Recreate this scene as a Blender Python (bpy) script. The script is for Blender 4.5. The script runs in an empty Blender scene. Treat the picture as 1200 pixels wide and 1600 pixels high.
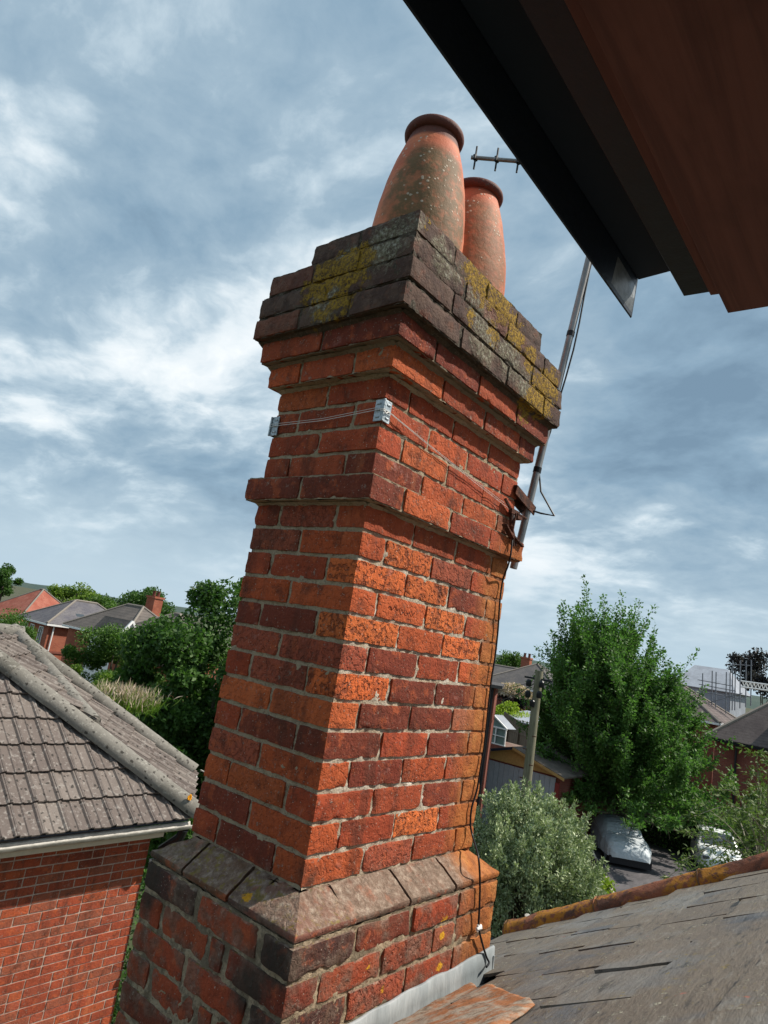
import bpy, math, random
import numpy as np
from mathutils import Vector, Matrix, noise
R = math.radians
sc = bpy.context.scene
COL = sc.collection
rng = np.random.default_rng(7)
random.seed(7)

# ---------------------------------------------------------------- camera
CP = Vector((-1.26093, -1.13621, 0.59309)); YAW, PITCH, ROLL, FPX = 0.7056027, 0.19353, 0.1651306, 1032.83
fw = Vector((math.cos(YAW)*math.cos(PITCH), math.sin(YAW)*math.cos(PITCH), math.sin(PITCH)))
rt = Vector((math.sin(YAW), -math.cos(YAW), 0)); up = rt.cross(fw)
r2 = rt*math.cos(ROLL)+up*math.sin(ROLL); u2 = -rt*math.sin(ROLL)+up*math.cos(ROLL)
cam = bpy.data.cameras.new('camera'); co = bpy.data.objects.new('camera', cam); COL.objects.link(co)
co.matrix_world = Matrix(((r2.x,u2.x,-fw.x,CP.x),(r2.y,u2.y,-fw.y,CP.y),(r2.z,u2.z,-fw.z,CP.z),(0,0,0,1)))
cam.sensor_fit = 'VERTICAL'; cam.sensor_height = 36; cam.lens = 36*FPX/1600; cam.clip_start = .02; cam.clip_end = 9000
sc.camera = co
# ---------------------------------------------------------------- light
SUN_AZ, SUN_EL = R(-46), R(50)
sd = Vector((math.cos(SUN_AZ)*math.cos(SUN_EL), math.sin(SUN_AZ)*math.cos(SUN_EL), math.sin(SUN_EL)))
sun = bpy.data.lights.new('sun', 'SUN'); sun.energy = 4.6; sun.angle = R(1.2); sun.color = (1.0, .93, .83)
so = bpy.data.objects.new('sun', sun); COL.objects.link(so); so.rotation_euler = sd.to_track_quat('Z', 'Y').to_euler()
w = bpy.data.worlds.new('World'); sc.world = w; w.use_nodes = True
sc.view_settings.view_transform = 'Standard'; sc.view_settings.look = 'None'; sc.view_settings.exposure = 0.38; sc.view_settings.gamma = 1
sc.view_settings.use_curve_mapping = False

# ---------------------------------------------------------------- node helper
class N:
    def __init__(s, nt): s.t = nt; s.n = nt.nodes; s.l = nt.links
    def add(s, typ, props=None, **inp):
        n = s.n.new(typ)
        for k, v in (props or {}).items(): setattr(n, k, v)
        for k, v in inp.items():
            k = int(k[1:]) if k[0] == '_' and k[1:].isdigit() else k.replace('_', ' ')
            s.set(n.inputs[k], v)
        return n
    def set(s, sock, v):
        if isinstance(v, bpy.types.NodeSocket): s.l.new(v, sock)
        elif isinstance(v, (tuple, list)) and sock.type == 'RGBA' and len(v) == 3: sock.default_value = (*v, 1)
        else: sock.default_value = v
    def math(s, op, a, b=0.0, c=None, clamp=False):
        n = s.n.new('ShaderNodeMath'); n.operation = op; n.use_clamp = clamp
        s.set(n.inputs[0], a); s.set(n.inputs[1], b)
        if c is not None: s.set(n.inputs[2], c)
        return n.outputs[0]
    def vmath(s, op, a, b=(0, 0, 0), out=0):
        n = s.n.new('ShaderNodeVectorMath'); n.operation = op
        s.set(n.inputs[0], a); s.set(n.inputs[1], b); return n.outputs[out]
    def noise(s, vec, scale, detail=4, rough=.55, dist=0.0, out='Fac'):
        n = s.n.new('ShaderNodeTexNoise'); s.set(n.inputs['Vector'], vec)
        n.inputs['Scale'].default_value = scale; n.inputs['Detail'].default_value = detail
        n.inputs['Roughness'].default_value = rough; n.inputs['Distortion'].default_value = dist
        return n.outputs[out]
    def voro(s, vec, scale, out='Distance', **k):
        n = s.n.new('ShaderNodeTexVoronoi'); s.set(n.inputs['Vector'], vec); n.inputs['Scale'].default_value = scale
        return n.outputs[out]
    def ramp(s, f, stops, interp='LINEAR'):
        n = s.n.new('ShaderNodeValToRGB'); s.set(n.inputs[0], f); cr = n.color_ramp; cr.interpolation = interp
        while len(cr.elements) > len(stops): cr.elements.remove(cr.elements[-1])
        while len(cr.elements) < len(stops): cr.elements.new(1)
        for e, (p, c) in zip(cr.elements, stops):
            e.position = p; e.color = (c, c, c, 1) if isinstance(c, (int, float)) else (*c, 1)
        return n.outputs[0]
    def step(s, v, a, b, lo=0.0, hi=1.0):
        n = s.n.new('ShaderNodeMapRange'); n.interpolation_type = 'SMOOTHSTEP'
        s.set(n.inputs[0], v); n.inputs[1].default_value = a; n.inputs[2].default_value = b
        n.inputs[3].default_value = lo; n.inputs[4].default_value = hi; return n.outputs[0]
    def mix(s, f, a, b, blend='MIX'):
        n = s.n.new('ShaderNodeMix'); n.data_type = 'RGBA'; n.blend_type = blend
        s.set(n.inputs[0], f); s.set(n.inputs[6], a); s.set(n.inputs[7], b); return n.outputs[2]
    def bump(s, h, strength=.5, dist=.01, normal=None):
        n = s.n.new('ShaderNodeBump'); s.set(n.inputs['Strength'], strength); n.inputs['Distance'].default_value = dist
        s.set(n.inputs['Height'], h)
        if normal: s.l.new(normal, n.inputs['Normal'])
        return n.outputs[0]
def newmat(name):
    m = bpy.data.materials.new(name); m.use_nodes = True; nt = m.node_tree; nt.nodes.clear()
    t = N(nt); out = t.add('ShaderNodeOutputMaterial'); b = t.add('ShaderNodeBsdfPrincipled'); nt.links.new(b.outputs[0], out.inputs[0])
    b.inputs['Specular IOR Level'].default_value = .3
    return m, t, b, out
def finish(t, b, col, rough=.85, normal=None, metal=0.0):
    t.set(b.inputs['Base Color'], col); t.set(b.inputs['Roughness'], rough); b.inputs['Metallic'].default_value = metal
    if normal: t.l.new(normal, b.inputs['Normal'])

# ---------------------------------------------------------------- sky
t = N(w.node_tree); t.n.clear()
wo = t.add('ShaderNodeOutputWorld'); bg = t.add('ShaderNodeBackground'); t.l.new(bg.outputs[0], wo.inputs[0])
sky = t.add('ShaderNodeTexSky', dict(sky_type='NISHITA', sun_disc=False, sun_elevation=SUN_EL, sun_rotation=math.pi/2-SUN_AZ, altitude=20.0, air_density=1.0, dust_density=2.0))
dirv = t.vmath('NORMALIZE', t.add('ShaderNodeTexCoord').outputs['Generated'])
sep = t.add('ShaderNodeSeparateXYZ', None, Vector=dirv)
zz = t.math('ADD', t.math('MAXIMUM', sep.outputs[2], 0.0), .30)
pl = t.add('ShaderNodeCombineXYZ', None, X=t.math('DIVIDE', sep.outputs[0], zz), Y=t.math('DIVIDE', sep.outputs[1], zz), Z=0.3).outputs[0]
mp = t.add('ShaderNodeMapping', None, Vector=pl, Rotation=(0, 0, R(35)), Scale=(1.0, 0.78, 1.0)).outputs[0]
mp = t.vmath('ADD', mp, (1.7, 8.1, 0))
warp = t.vmath('MULTIPLY', t.vmath('SUBTRACT', t.noise(mp, 2.2, 4, out='Color'), (.5, .5, .5)), (.20, .20, 0))
mpw = t.vmath('ADD', mp, warp)
big = t.noise(mpw, 1.3, 3, .5)
mid = t.noise(mpw, 3.6, 7, .55)
fine = t.noise(mpw, 13.0, 6, .6)
cov = t.math('ADD', t.math('MULTIPLY', big, .50), t.math('ADD', t.math('MULTIPLY', mid, .34), t.math('MULTIPLY', fine, .16)))
cloudc = t.ramp(cov, [(.37, (1.5, 2.35, 3.2)), (.44, (2.1, 3.15, 4.1)), (.50, (2.9, 3.95, 4.8)), (.54, (4.3, 5.3, 6.0)), (.58, (6.3, 7.0, 7.4)), (.64, (7.9, 8.2, 8.3))])
hz = t.step(sep.outputs[2], .0, .22, 0.0, 1.0)
flat = t.mix(t.noise(mpw, 1.1, 3), (3.4, 4.75, 5.9), (4.8, 5.75, 6.3))
cl = t.mix(hz, flat, cloudc)
final = t.mix(.95, sky.outputs[0], cl)
t.set(bg.inputs['Color'], final); bg.inputs['Strength'].default_value = .1

# ---------------------------------------------------------------- geometry helpers
def link(o, parent=None):
    COL.objects.link(o)
    if parent is not None: o.parent = parent
    return o
def tag(o, label=None, cat=None, group=None, kind=None):
    if label: o['label'] = label
    if cat: o['category'] = cat
    if group: o['group'] = group
    if kind: o['kind'] = kind
    return o
def empty(name, loc, rz=0, label=None, cat=None, group=None, kind=None):
    o = bpy.data.objects.new(name, None); o.location = loc; o.rotation_euler = (0, 0, rz); o.empty_display_size = .1
    link(o); return tag(o, label, cat, group, kind)
def mesh_np(name, V, F, mat, parent=None, smooth=False, sharp=None):
    """V (n,3) array, F list or (m,k) array"""
    me = bpy.data.meshes.new(name)
    V = np.asarray(V, dtype=np.float32)
    if isinstance(F, np.ndarray) and len(F):
        k = F.shape[1]; m = len(F)
        me.vertices.add(len(V)); me.vertices.foreach_set('co', V.ravel())
        me.loops.add(m*k); me.loops.foreach_set('vertex_index', F.ravel().astype(np.int32))
        me.polygons.add(m); me.polygons.foreach_set('loop_start', np.arange(0, m*k, k, dtype=np.int32))
        me.polygons.foreach_set('loop_total', np.full(m, k, dtype=np.int32)); me.update(calc_edges=True)
    else:
        me.from_pydata([tuple(map(float, v)) for v in V], [], [tuple(f) for f in F]); me.update()
    if smooth: me.polygons.foreach_set('use_smooth', [True]*len(me.polygons))
    if smooth and sharp: me.set_sharp_from_angle(angle=R(sharp))
    if mat: me.materials.append(mat)
    o = bpy.data.objects.new(name, me); return link(o, parent)
class MB:
    def __init__(s): s.V = []; s.F = []
    def add(s, V, F):
        b = len(s.V); s.V += [tuple(v) for v in V]; s.F += [tuple(i+b for i in f) for f in F]; return s
    def box(s, c, size, rz=0.0, M=None):
        x, y, z = [d/2 for d in size]
        P = [Vector((a*x, b*y, e*z)) for e in (-1, 1) for b in (-1, 1) for a in (-1, 1)]
        rot = Matrix.Rotation(rz, 3, 'Z') if M is None else M
        return s.add([rot@p+Vector(c) for p in P], [(0,2,3,1),(4,5,7,6),(0,1,5,4),(2,6,7,3),(0,4,6,2),(1,3,7,5)])
    def prism(s, poly, h0, h1):   # poly list of (x,y), vertical prism
        n = len(poly); V = [(x, y, h0) for x, y in poly]+[(x, y, h1) for x, y in poly]
        return s.add(V, [tuple(range(n))[::-1], tuple(range(n, 2*n))]+[(i, (i+1) % n, (i+1) % n+n, i+n) for i in range(n)])
    def extr(s, poly, d):         # poly list of 3d points, extrude by vector d
        n = len(poly); d = Vector(d); V = [Vector(p) for p in poly]; V += [p+d for p in V]
        return s.add(V, [tuple(range(n))[::-1], tuple(range(n, 2*n))]+[(i, (i+1) % n, (i+1) % n+n, i+n) for i in range(n)])
    def slab(s, poly, th):        # polygon given by 3d points, thickened down its normal
        P = [Vector(p) for p in poly]; nn = (P[1]-P[0]).cross(P[2]-P[0]).normalized()
        if nn.z < 0: nn = -nn
        return s.extr(P, -nn*th)
    def tube(s, pts, rad, n=8, cap=True):
        P = [Vector(p) for p in pts]; rs = rad if isinstance(rad, (list, tuple)) else [rad]*len(P)
        b = len(s.V); prev = None
        for i, p in enumerate(P):
            tg = (P[min(i+1, len(P)-1)]-P[max(i-1, 0)]).normalized()
            if prev is None: a = tg.orthogonal().normalized()
            else: a = (prev-tg*prev.dot(tg)).normalized()
            prev = a; c = tg.cross(a)
            for k in range(n):
                th = 2*math.pi*k/n; s.V.append(tuple(p+(a*math.cos(th)+c*math.sin(th))*rs[i]))
        for i in range(len(P)-1):
            for k in range(n):
                s.F.append((b+i*n+k, b+i*n+(k+1) % n, b+(i+1)*n+(k+1) % n, b+(i+1)*n+k))
        if cap: s.F.append(tuple(b+k for k in range(n))[::-1]); s.F.append(tuple(b+(len(P)-1)*n+k for k in range(n)))
        return s
    def lathe(s, c, prof, n=32):
        b = len(s.V)
        for r, z in prof:
            for k in range(n):
                th = 2*math.pi*k/n; s.V.append((c[0]+r*math.cos(th), c[1]+r*math.sin(th), c[2]+z))
        for i in range(len(prof)-1):
            for k in range(n): s.F.append((b+i*n+k, b+i*n+(k+1) % n, b+(i+1)*n+(k+1) % n, b+(i+1)*n+k))
        return s
    def obj(s, name, mat, parent=None, smooth=False, bevel=0.0, local=True, sharp=35):
        V = s.V
        if parent is not None and local is False:
            inv = Matrix.LocRotScale(parent.location, parent.rotation_euler, None).inverted(); V = [inv@Vector(v) for v in V]
        o = mesh_np(name, np.array([tuple(v) for v in V]), s.F, mat, parent, smooth, sharp if smooth else None)
        if bevel:
            m = o.modifiers.new('bevel', 'BEVEL'); m.width = bevel; m.segments = 2; m.limit_method = 'ANGLE'
        return o
def dirpx(x, y): return (fw*FPX+r2*(x-600)-u2*(y-800)).normalized()
def onX(x, y, X0): v = dirpx(x, y); return CP+v*((X0-CP.x)/v.x)
def onY(x, y, Y0): v = dirpx(x, y); return CP+v*((Y0-CP.y)/v.y)
def onZ(x, y, Z0): v = dirpx(x, y); return CP+v*((Z0-CP.z)/v.z)
def at(x, y, dist): v = dirpx(x, y); return CP+v*(dist/math.hypot(v.x, v.y))   # a place at a horizontal distance in metres
GROUND = -6.4

# ---------------------------------------------------------------- materials
def spots(t, pos, cents, warpamt=.06, wscale=30, soft=.012):
    """patch mask: union of ragged discs at places on the thing"""
    wn = t.math('MULTIPLY', t.math('SUBTRACT', t.noise(pos, wscale, 5, .7), .5), warpamt*2)
    res = None
    for c, r in cents:
        d = t.vmath('DISTANCE', pos, tuple(c), out=1)
        v = t.math('SUBTRACT', r, t.math('ADD', d, wn)); res = v if res is None else t.math('MAXIMUM', res, v)
    return t.step(res, 0.0, soft)
L_CAP = [(onX(545, 415, -.1), 0.085), (onX(520, 425, -.1), 0.072), (onX(495, 440, -.1), 0.065), (onX(525, 470, -.1), 0.052), (onX(490, 470, -.1), 0.039), (onX(500,495,-.1), 0.039)]
R_CAP = [(onY(748, 428, -.1), 0.058), (onY(765, 450, -.1), 0.065), (onY(790, 468, -.1), 0.078), (onY(775, 520, -.1), 0.039), (onY(810, 515, -.1), 0.065),
         (onY(832, 560, -.1), 0.052), (onY(850, 615, -.1), 0.091), (onY(835, 635, -.1), 0.065), (onY(738, 492, -.1), 0.026), (onY(677, 350, -.1), 0.018), (onY(866, 600, -.1), 0.065)]
GREY_CAP = [(onX(505, 470, -.1), .08), (onX(500, 500, -.1), .05), (onY(750, 470, -.1), .08), (onY(760, 530, -.1), .1), (onY(800, 560, -.1), .09), (onX(600, 375, -.1), .1), (onX(640, 345, -.1), .06),
            (onY(700, 400, -.1), .08), (onY(720, 420, -.1), .06), (onX(540, 400, -.1), .07), (onY(820,600,-.1), .07)]
PL_Y = [(onY(640, 1358, -.05), .020), (onY(655, 1353, -.05), .016), (onY(643, 1372, -.06), .012), (onY(770, 1355, -.06), .008), (onX(386, 1405, -.06), .014), (onY(575, 1510, -.08), .007), (onY(597, 1545, -.08), .007),
        (onY(693, 1440, -.08), .018), (onY(690, 1462, -.08), .014), (onY(685, 1510, -.08), .016)]
def brick_material(name, moss=True):
    m, t, b, out = newmat(name)
    oi = t.add('ShaderNodeObjectInfo'); geo = t.add('ShaderNodeNewGeometry'); pos = geo.outputs['Position']
    rnd = oi.outputs['Random']
    p2 = t.vmath('ADD', pos, t.vmath('MULTIPLY', (1.0, 1.0, 1.0), t.add('ShaderNodeCombineXYZ', None, X=t.math('MULTIPLY', rnd, 37.0), Y=rnd, Z=rnd).outputs[0]))
    base = oi.outputs['Color']
    n1 = t.noise(p2, 13, 5, .65, .4); n2 = t.noise(p2, 60, 4, .6); n3 = t.noise(p2, 260, 3, .6)
    c = t.mix(t.step(n1, .50, .70, 0, .68), base, (.085, .024, .013), 'MIX')                  # fired dark bands
    c = t.mix(t.step(t.noise(p2, 22, 4, .6), .54, .66, 0, .5), c, (.50, .11, .035))             # rubbed brighter patches
    c = t.mix(t.step(n2, .3, .75, .0, .45), c, (.85, .8, .75), 'MULTIPLY')
    c = t.mix(t.step(n3, .56, .70, 0, .55), c, (.03, .012, .010))
    c = t.mix(t.step(t.noise(p2, 190, 4, .7), .58, .70, 0, .35), c, (.62, .22, .10))
    c = t.mix(t.math('MULTIPLY', t.step(t.noise(p2, 17, 5, .7), .60, .74), .38), c, (.42, .22, .19))       # lime bloom
    sp = t.voro(pos, 95); c = t.mix(t.math('MULTIPLY', t.step(sp, .16, .07), t.step(n1, .40, .56)), c, (.5, .43, .36))
    stk = t.noise(t.vmath('MULTIPLY', pos, (9, 9, 1.6)), 1.0, 5, .65, .3); c = t.mix(t.step(stk, .52, .68, 0, .5), c, (.06, .022, .014)); c = t.mix(t.step(stk, .42, .30, 0, .25), c, (.60, .20, .08))
    mort = t.math('MULTIPLY', t.step(t.noise(pos, 45, 5, .75), .59, .68), .55)                       # smears of mortar
    c = t.mix(mort, c, (.40, .33, .27))
    if moss:
        s = t.add('ShaderNodeSeparateXYZ', None, Vector=pos); X, Y, Z = s.outputs
        wob = t.math('MULTIPLY', t.math('SUBTRACT', t.noise(pos, 9, 5, .6), .5), .16)
        # grime: the weathered head of the stack and the splayed plinth
        cap = t.step(t.math('ADD', Z, t.math('MULTIPLY', wob, .5)), 1.435, 1.455, 0, .86)
        c = t.mix(t.math('MULTIPLY', cap, .92), c, t.mix(t.step(t.noise(pos, 18, 4, .7), .4, .6), (.058, .036, .027), (.115, .074, .054)))
        grey = spots(t, pos, GREY_CAP, .07, 24, .05)
        lich = t.noise(pos, 120, 5, .75)
        c = t.mix(t.math('MULTIPLY', grey, t.step(lich, .42, .58, .15, .95)), c, t.ramp(t.noise(pos, 75, 3), [(.3, (.09, .08, .045)), (.52, (.26, .24, .16)), (.7, (.48, .46, .37))]))
        yel = t.math('MULTIPLY', t.math('MAXIMUM', spots(t, pos, L_CAP, .11, 30, .014), spots(t, pos, R_CAP, .095, 36, .012)), t.step(t.noise(pos, 120, 5, .75), .40, .50, .0, 1))
        c = t.mix(t.math('MULTIPLY', yel, .93), c, t.ramp(t.noise(pos, 90, 3), [(.3, (.12, .075, .014)), (.5, (.36, .21, .018)), (.7, (.50, .31, .03))]))
        pz = t.math('ADD', Z, wob)
        gr = t.math('MULTIPLY', t.step(pz, .03, -.02), t.step(t.noise(pos, 11, 4, .6), .44, .60, .05, .62))
        c = t.mix(gr, c, t.ramp(t.noise(pos, 40, 4, .7), [(.35, (.075, .056, .038)), (.6, (.19, .14, .105)), (.75, (.38, .32, .25))]))
        sv = t.add('ShaderNodeSeparateXYZ', None, Vector=geo.outputs['Normal']); upm = t.math('MULTIPLY', t.step(sv.outputs[2], .35, .6), t.step(Z, .03, .0))
        c = t.mix(t.math('MULTIPLY', upm, t.step(t.noise(pos, 26, 5, .7), .35, .6, .35, .8)), c, t.ramp(t.noise(pos, 55, 5, .75), [(.32, (.10, .07, .045)), (.5, (.22, .155, .115)), (.68, (.40, .33, .26))]))
        mo2 = t.math('MULTIPLY', upm, t.math('MULTIPLY', t.step(t.noise(pos, 48, 4, .7), .54, .60), t.step(t.math('ADD', X, t.noise(pos, 9)), .62, .42))); c = t.mix(t.math('MULTIPLY', mo2, .7), c, (.20, .15, .02))
        # soot black corner above the splay
        sc_ = spots(t, pos, [((-.01, .0, .035), .05), ((.03, -.01, .02), .05), ((-.09, -.02, -.13), .085), ((-.09, .02, -.2), .09), ((-.08, .47, -.12), .10)], .06, 18, .06)
        c = t.mix(t.math('MULTIPLY', sc_, .85), c, (.032, .027, .020))
        # rust run from the mast bracket down the far edge
        wv = t.noise(t.vmath('MULTIPLY', pos, (14, 14, 2.0)), 1.0, 4, .6)
        rx = t.math('ADD', X, t.math('MULTIPLY', t.math('SUBTRACT', wv, .5), .16))
        rust = t.math('MULTIPLY', t.step(rx, .60, .70), t.step(Z, 1.10, .90))
        c = t.mix(t.math('MULTIPLY', rust, .88), c, t.ramp(t.noise(pos, 16, 4), [(.3, (.22, .07, .018)), (.5, (.40, .13, .028)), (.7, (.48, .20, .055))]))
        py = spots(t, pos, PL_Y, .025, 60, .006)
        c = t.mix(py, c, t.ramp(t.noise(pos, 90, 2), [(.3, (.5, .22, .01)), (.7, (.68, .36, .02))]))
    al = oi.outputs['Alpha']
    pits = t.step(t.noise(p2, 75, 3, .5, .6), .36, .50)
    h = t.math('ADD', t.math('MULTIPLY', t.noise(p2, 150, 5, .65), .35), t.math('MULTIPLY', t.noise(p2, 45, 4, .6, .5), .55))
    h = t.math('ADD', h, t.math('MULTIPLY', pits, t.math('MULTIPLY', al, .6)))
    h = t.math('ADD', h, t.math('MULTIPLY', mort, .5))
    if moss: h = t.math('ADD', h, t.math('MULTIPLY', t.math('MAXIMUM', yel, grey), t.math('MULTIPLY', lich, 1.6)))
    c = t.mix(t.math('MULTIPLY', t.math('SUBTRACT', 1.0, pits), t.math('MULTIPLY', al, .55)), c, (.10, .03, .02))
    h = t.math('SUBTRACT', h, t.math('MULTIPLY', t.step(t.voro(p2, 150), .22, .10), t.math('MULTIPLY', t.step(n1, .42, .6), .5)))
    nrm = t.bump(h, t.math('ADD', .65, t.math('MULTIPLY', al, .35)), .011)
    finish(t, b, c, .88, nrm); return m
M_BRICK = brick_material('chimney_brick')
def mortar_material(name, c1, c2, dist=.004, mossy=True):
    m, t, b, out = newmat(name); geo = t.add('ShaderNodeNewGeometry'); pos = geo.outputs['Position']
    n = t.noise(pos, 14, 5, .65); n2 = t.noise(pos, 140, 4, .7)
    c = t.mix(t.step(n, .35, .62), c1, c2); c = t.mix(t.step(n2, .5, .72, 0, .7), c, (.06, .05, .035))
    c = t.mix(t.math('MULTIPLY', t.step(t.noise(pos, 60, 4, .7), .6, .68), .7), c, (.16, .06, .03))
    if mossy:
        s = t.add('ShaderNodeSeparateXYZ', None, Vector=pos); X, Y, Z = s.outputs
        wv = t.noise(t.vmath('MULTIPLY', pos, (14, 14, 2.0)), 1.0, 4, .6)
        rx = t.math('ADD', X, t.math('MULTIPLY', t.math('SUBTRACT', wv, .5), .16))
        rust = t.math('MULTIPLY', t.step(rx, .615, .70), t.step(Z, 1.10, .90))
        c = t.mix(t.math('MULTIPLY', rust, .85), c, (.30, .095, .028))
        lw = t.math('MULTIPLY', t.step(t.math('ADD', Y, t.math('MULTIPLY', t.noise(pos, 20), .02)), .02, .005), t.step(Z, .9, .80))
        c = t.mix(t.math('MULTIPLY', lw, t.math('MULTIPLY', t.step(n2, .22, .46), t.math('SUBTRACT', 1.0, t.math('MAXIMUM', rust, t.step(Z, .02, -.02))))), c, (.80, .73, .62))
        capz = t.step(Z, 1.30, 1.46, .0, .96)
        c = t.mix(capz, c, t.mix(t.step(n2, .5, .68), (.045, .036, .027), (.15, .13, .10)))
        c = t.mix(t.step(n, .40, .60, 0, .45), c, (.12, .075, .045))
        yl = t.math('MULTIPLY', t.math('MAXIMUM', spots(t, pos, L_CAP, .11, 30, .014), spots(t, pos, R_CAP, .095, 36, .012)), t.step(t.noise(pos, 120, 5, .75), .40, .50, .0, 1)); c = t.mix(yl, c, (.30, .18, .02))
        c = t.mix(t.math('MULTIPLY', t.step(Z, 0.02, -.03, 0, .55), t.step(n, .45, .55)), c, (.07, .06, .035))
    h = t.math('ADD', t.noise(pos, 170, 5, .7), t.math('MULTIPLY', t.noise(pos, 50, 3), .8))
    finish(t, b, c, .95, t.bump(h, .9, dist)); return m
M_MORTAR = mortar_material('lime_mortar', (.36, .28, .18), (.56, .46, .33), .006)
def simple(name, col, rough=.7, metal=0.0, var=.0, vscale=20, bump=0.0, bscale=80, col2=None, stretch=None, spec=None):
    m, t, b, out = newmat(name); pos = t.add('ShaderNodeNewGeometry').outputs['Position']
    if stretch: pos = t.vmath('MULTIPLY', pos, stretch)
    c = col
    if col2 is not None: c = t.mix(t.step(t.noise(pos, vscale, 5, .65, .3), .36, .64), col, col2)
    if var: c = t.mix(t.step(t.noise(pos, vscale*2.7, 5, .7), .3, .7, 0, var), c, (.02, .018, .015))
    nr = t.bump(t.noise(pos, bscale, 5, .65), bump, .01) if bump else None
    finish(t, b, c, rough, nr, metal)
    if spec is not None: b.inputs['Specular IOR Level'].default_value = spec
    return m
def pot_material():
    m, t, b, out = newmat('terracotta_pot'); geo = t.add('ShaderNodeNewGeometry'); pos = geo.outputs['Position']
    oi = t.add('ShaderNodeObjectInfo'); loc = t.vmath('SUBTRACT', pos, oi.outputs['Location'])
    s = t.add('ShaderNodeSeparateXYZ', None, Vector=loc); X, Y, Z = s.outputs
    c = t.mix(t.step(t.noise(pos, 8, 5, .6, .5), .38, .62), (.50, .125, .055), (.62, .19, .085))
    rings = t.noise(t.vmath('MULTIPLY', pos, (2, 2, 60)), 1.0, 3)
    c = t.mix(t.step(rings, .4, .6, 0, .2), c, (.30, .08, .04))
    face = t.step(t.math('ADD', t.math('SUBTRACT', t.math('MULTIPLY', X, -.55), t.math('MULTIPLY', Y, .75)), t.math('MULTIPLY', t.math('SUBTRACT', t.noise(pos, 11, 5, .65), .5), .16)), .045, .10)
    zr = t.math('MULTIPLY', t.step(Z, .47, .41), t.step(Z, -.1, .08, .6, 1))
    al = t.math('MULTIPLY', t.math('MULTIPLY', face, zr), oi.outputs['Alpha'])
    al = t.math('MULTIPLY', al, t.step(t.noise(pos, 30, 5, .7), .35, .55, .45, 1))
    c = t.mix(t.math('MULTIPLY', al, .88), c, t.mix(t.noise(pos, 20), (.065, .060, .020), (.15, .105, .045)))
    v = t.voro(pos, 55); vv = t.math('MULTIPLY', t.step(v, .30, .18), t.step(t.noise(pos, 16, 3), .48, .58))
    sideL = t.step(t.math('SUBTRACT', t.math('MULTIPLY', X, -.7), t.math('MULTIPLY', Y, .5)), -.06, .08)
    c = t.mix(t.math('MULTIPLY', t.math('MULTIPLY', vv, sideL), .75), c, (.50, .42, .32))
    c = t.mix(t.step(Z, .490, .512, 0, .86), c, (.055, .022, .022))
    c = t.mix(t.step(t.noise(pos, 120, 4, .7), .62, .75, 0, .6), c, (.06, .02, .015))
    finish(t, b, c, .7, t.bump(t.math('ADD', t.noise(pos, 60, 5, .65), t.math('MULTIPLY', vv, .7)), .35, .006)); return m
M_POT = pot_material()
M_LEAD = simple('weathered_lead', (.42, .45, .46), .55, 0, .25, 9, .4, 25, (.26, .29, .30), (1, 1, .25))
def apron_material():
    m, t, b, out = newmat('stained_lead'); pos = t.add('ShaderNodeNewGeometry').outputs['Position']
    c = t.mix(t.step(t.noise(pos, 10, 5, .7, .4), .40, .56), (.34, .29, .23), (.33, .13, .05)); c = t.mix(t.step(t.noise(pos, 34, 5, .7), .48, .66, 0, .7), c, (.12, .075, .045))
    finish(t, b, c, .8, t.bump(t.noise(pos, 50, 5, .7), .5, .008)); return m
M_APRON = apron_material()
def slate_material():
    m, t, b, out = newmat('slate'); oi = t.add('ShaderNodeObjectInfo'); pos = t.add('ShaderNodeNewGeometry').outputs['Position']
    rr = oi.outputs['Random']
    c = t.mix(rr, (.075, .082, .094), (.185, .175, .155)); c = t.mix(t.step(t.noise(pos, 2.4, 5, .65, .3), .36, .52, 0, .85), c, (.150, .118, .084))
    st = t.noise(t.vmath('MULTIPLY', pos, (9, 40, 30)), 1, 5, .7, .3)
    c = t.mix(t.step(st, .56, .66, 0, .5), c, (.24, .23, .20)); c = t.mix(t.step(st, .44, .34, 0, .75), c, (.028, .027, .025))
    li = t.math('MULTIPLY', t.step(t.noise(pos, 55, 5, .75), .58, .66), t.step(t.noise(pos, 5, 3), .46, .58))
    c = t.mix(t.math('MULTIPLY', li, .8), c, (.48, .47, .36)); mo = t.math('MULTIPLY', t.step(t.noise(pos, 70, 4, .7), .60, .66), t.step(t.noise(pos, 7, 3), .50, .6))
    c = t.mix(mo, c, (.20, .15, .03)); fl = t.math('MULTIPLY', t.step(t.noise(pos, 24, 3, .7), .70, .74), .8); c = t.mix(fl, c, (.33, .10, .06))
    h = t.math('ADD', t.noise(t.vmath('MULTIPLY', pos, (.3, 1, 1)), 45, 6, .7), t.math('MULTIPLY', li, .5))
    finish(t, b, c, .6, t.bump(h, .7, .009)); b.inputs['Specular IOR Level'].default_value = .4; return m
M_SLATE = slate_material()
def ridge_material():
    m, t, b, out = newmat('terracotta_ridge'); pos = t.add('ShaderNodeNewGeometry').outputs['Position']
    c = t.mix(t.step(t.noise(pos, 12, 5, .65, .4), .36, .6), (.10, .045, .030), (.24, .085, .045)); c = t.mix(t.step(t.noise(pos, 38, 5, .75), .56, .66, 0, .8), c, (.045, .03, .022))
    ly = t.math('MULTIPLY', t.step(t.noise(t.vmath('MULTIPLY', pos, (6, 5, 6)), 1, 4, .7, .4), .46, .54), t.step(t.noise(pos, 50, 3), .36, .5)); c = t.mix(t.math('MULTIPLY', ly, .85), c, (.40, .17, .015))
    finish(t, b, c, .85, t.bump(t.noise(pos, 40, 6, .7), .8, .012)); return m
M_RIDGE = ridge_material()
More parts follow.
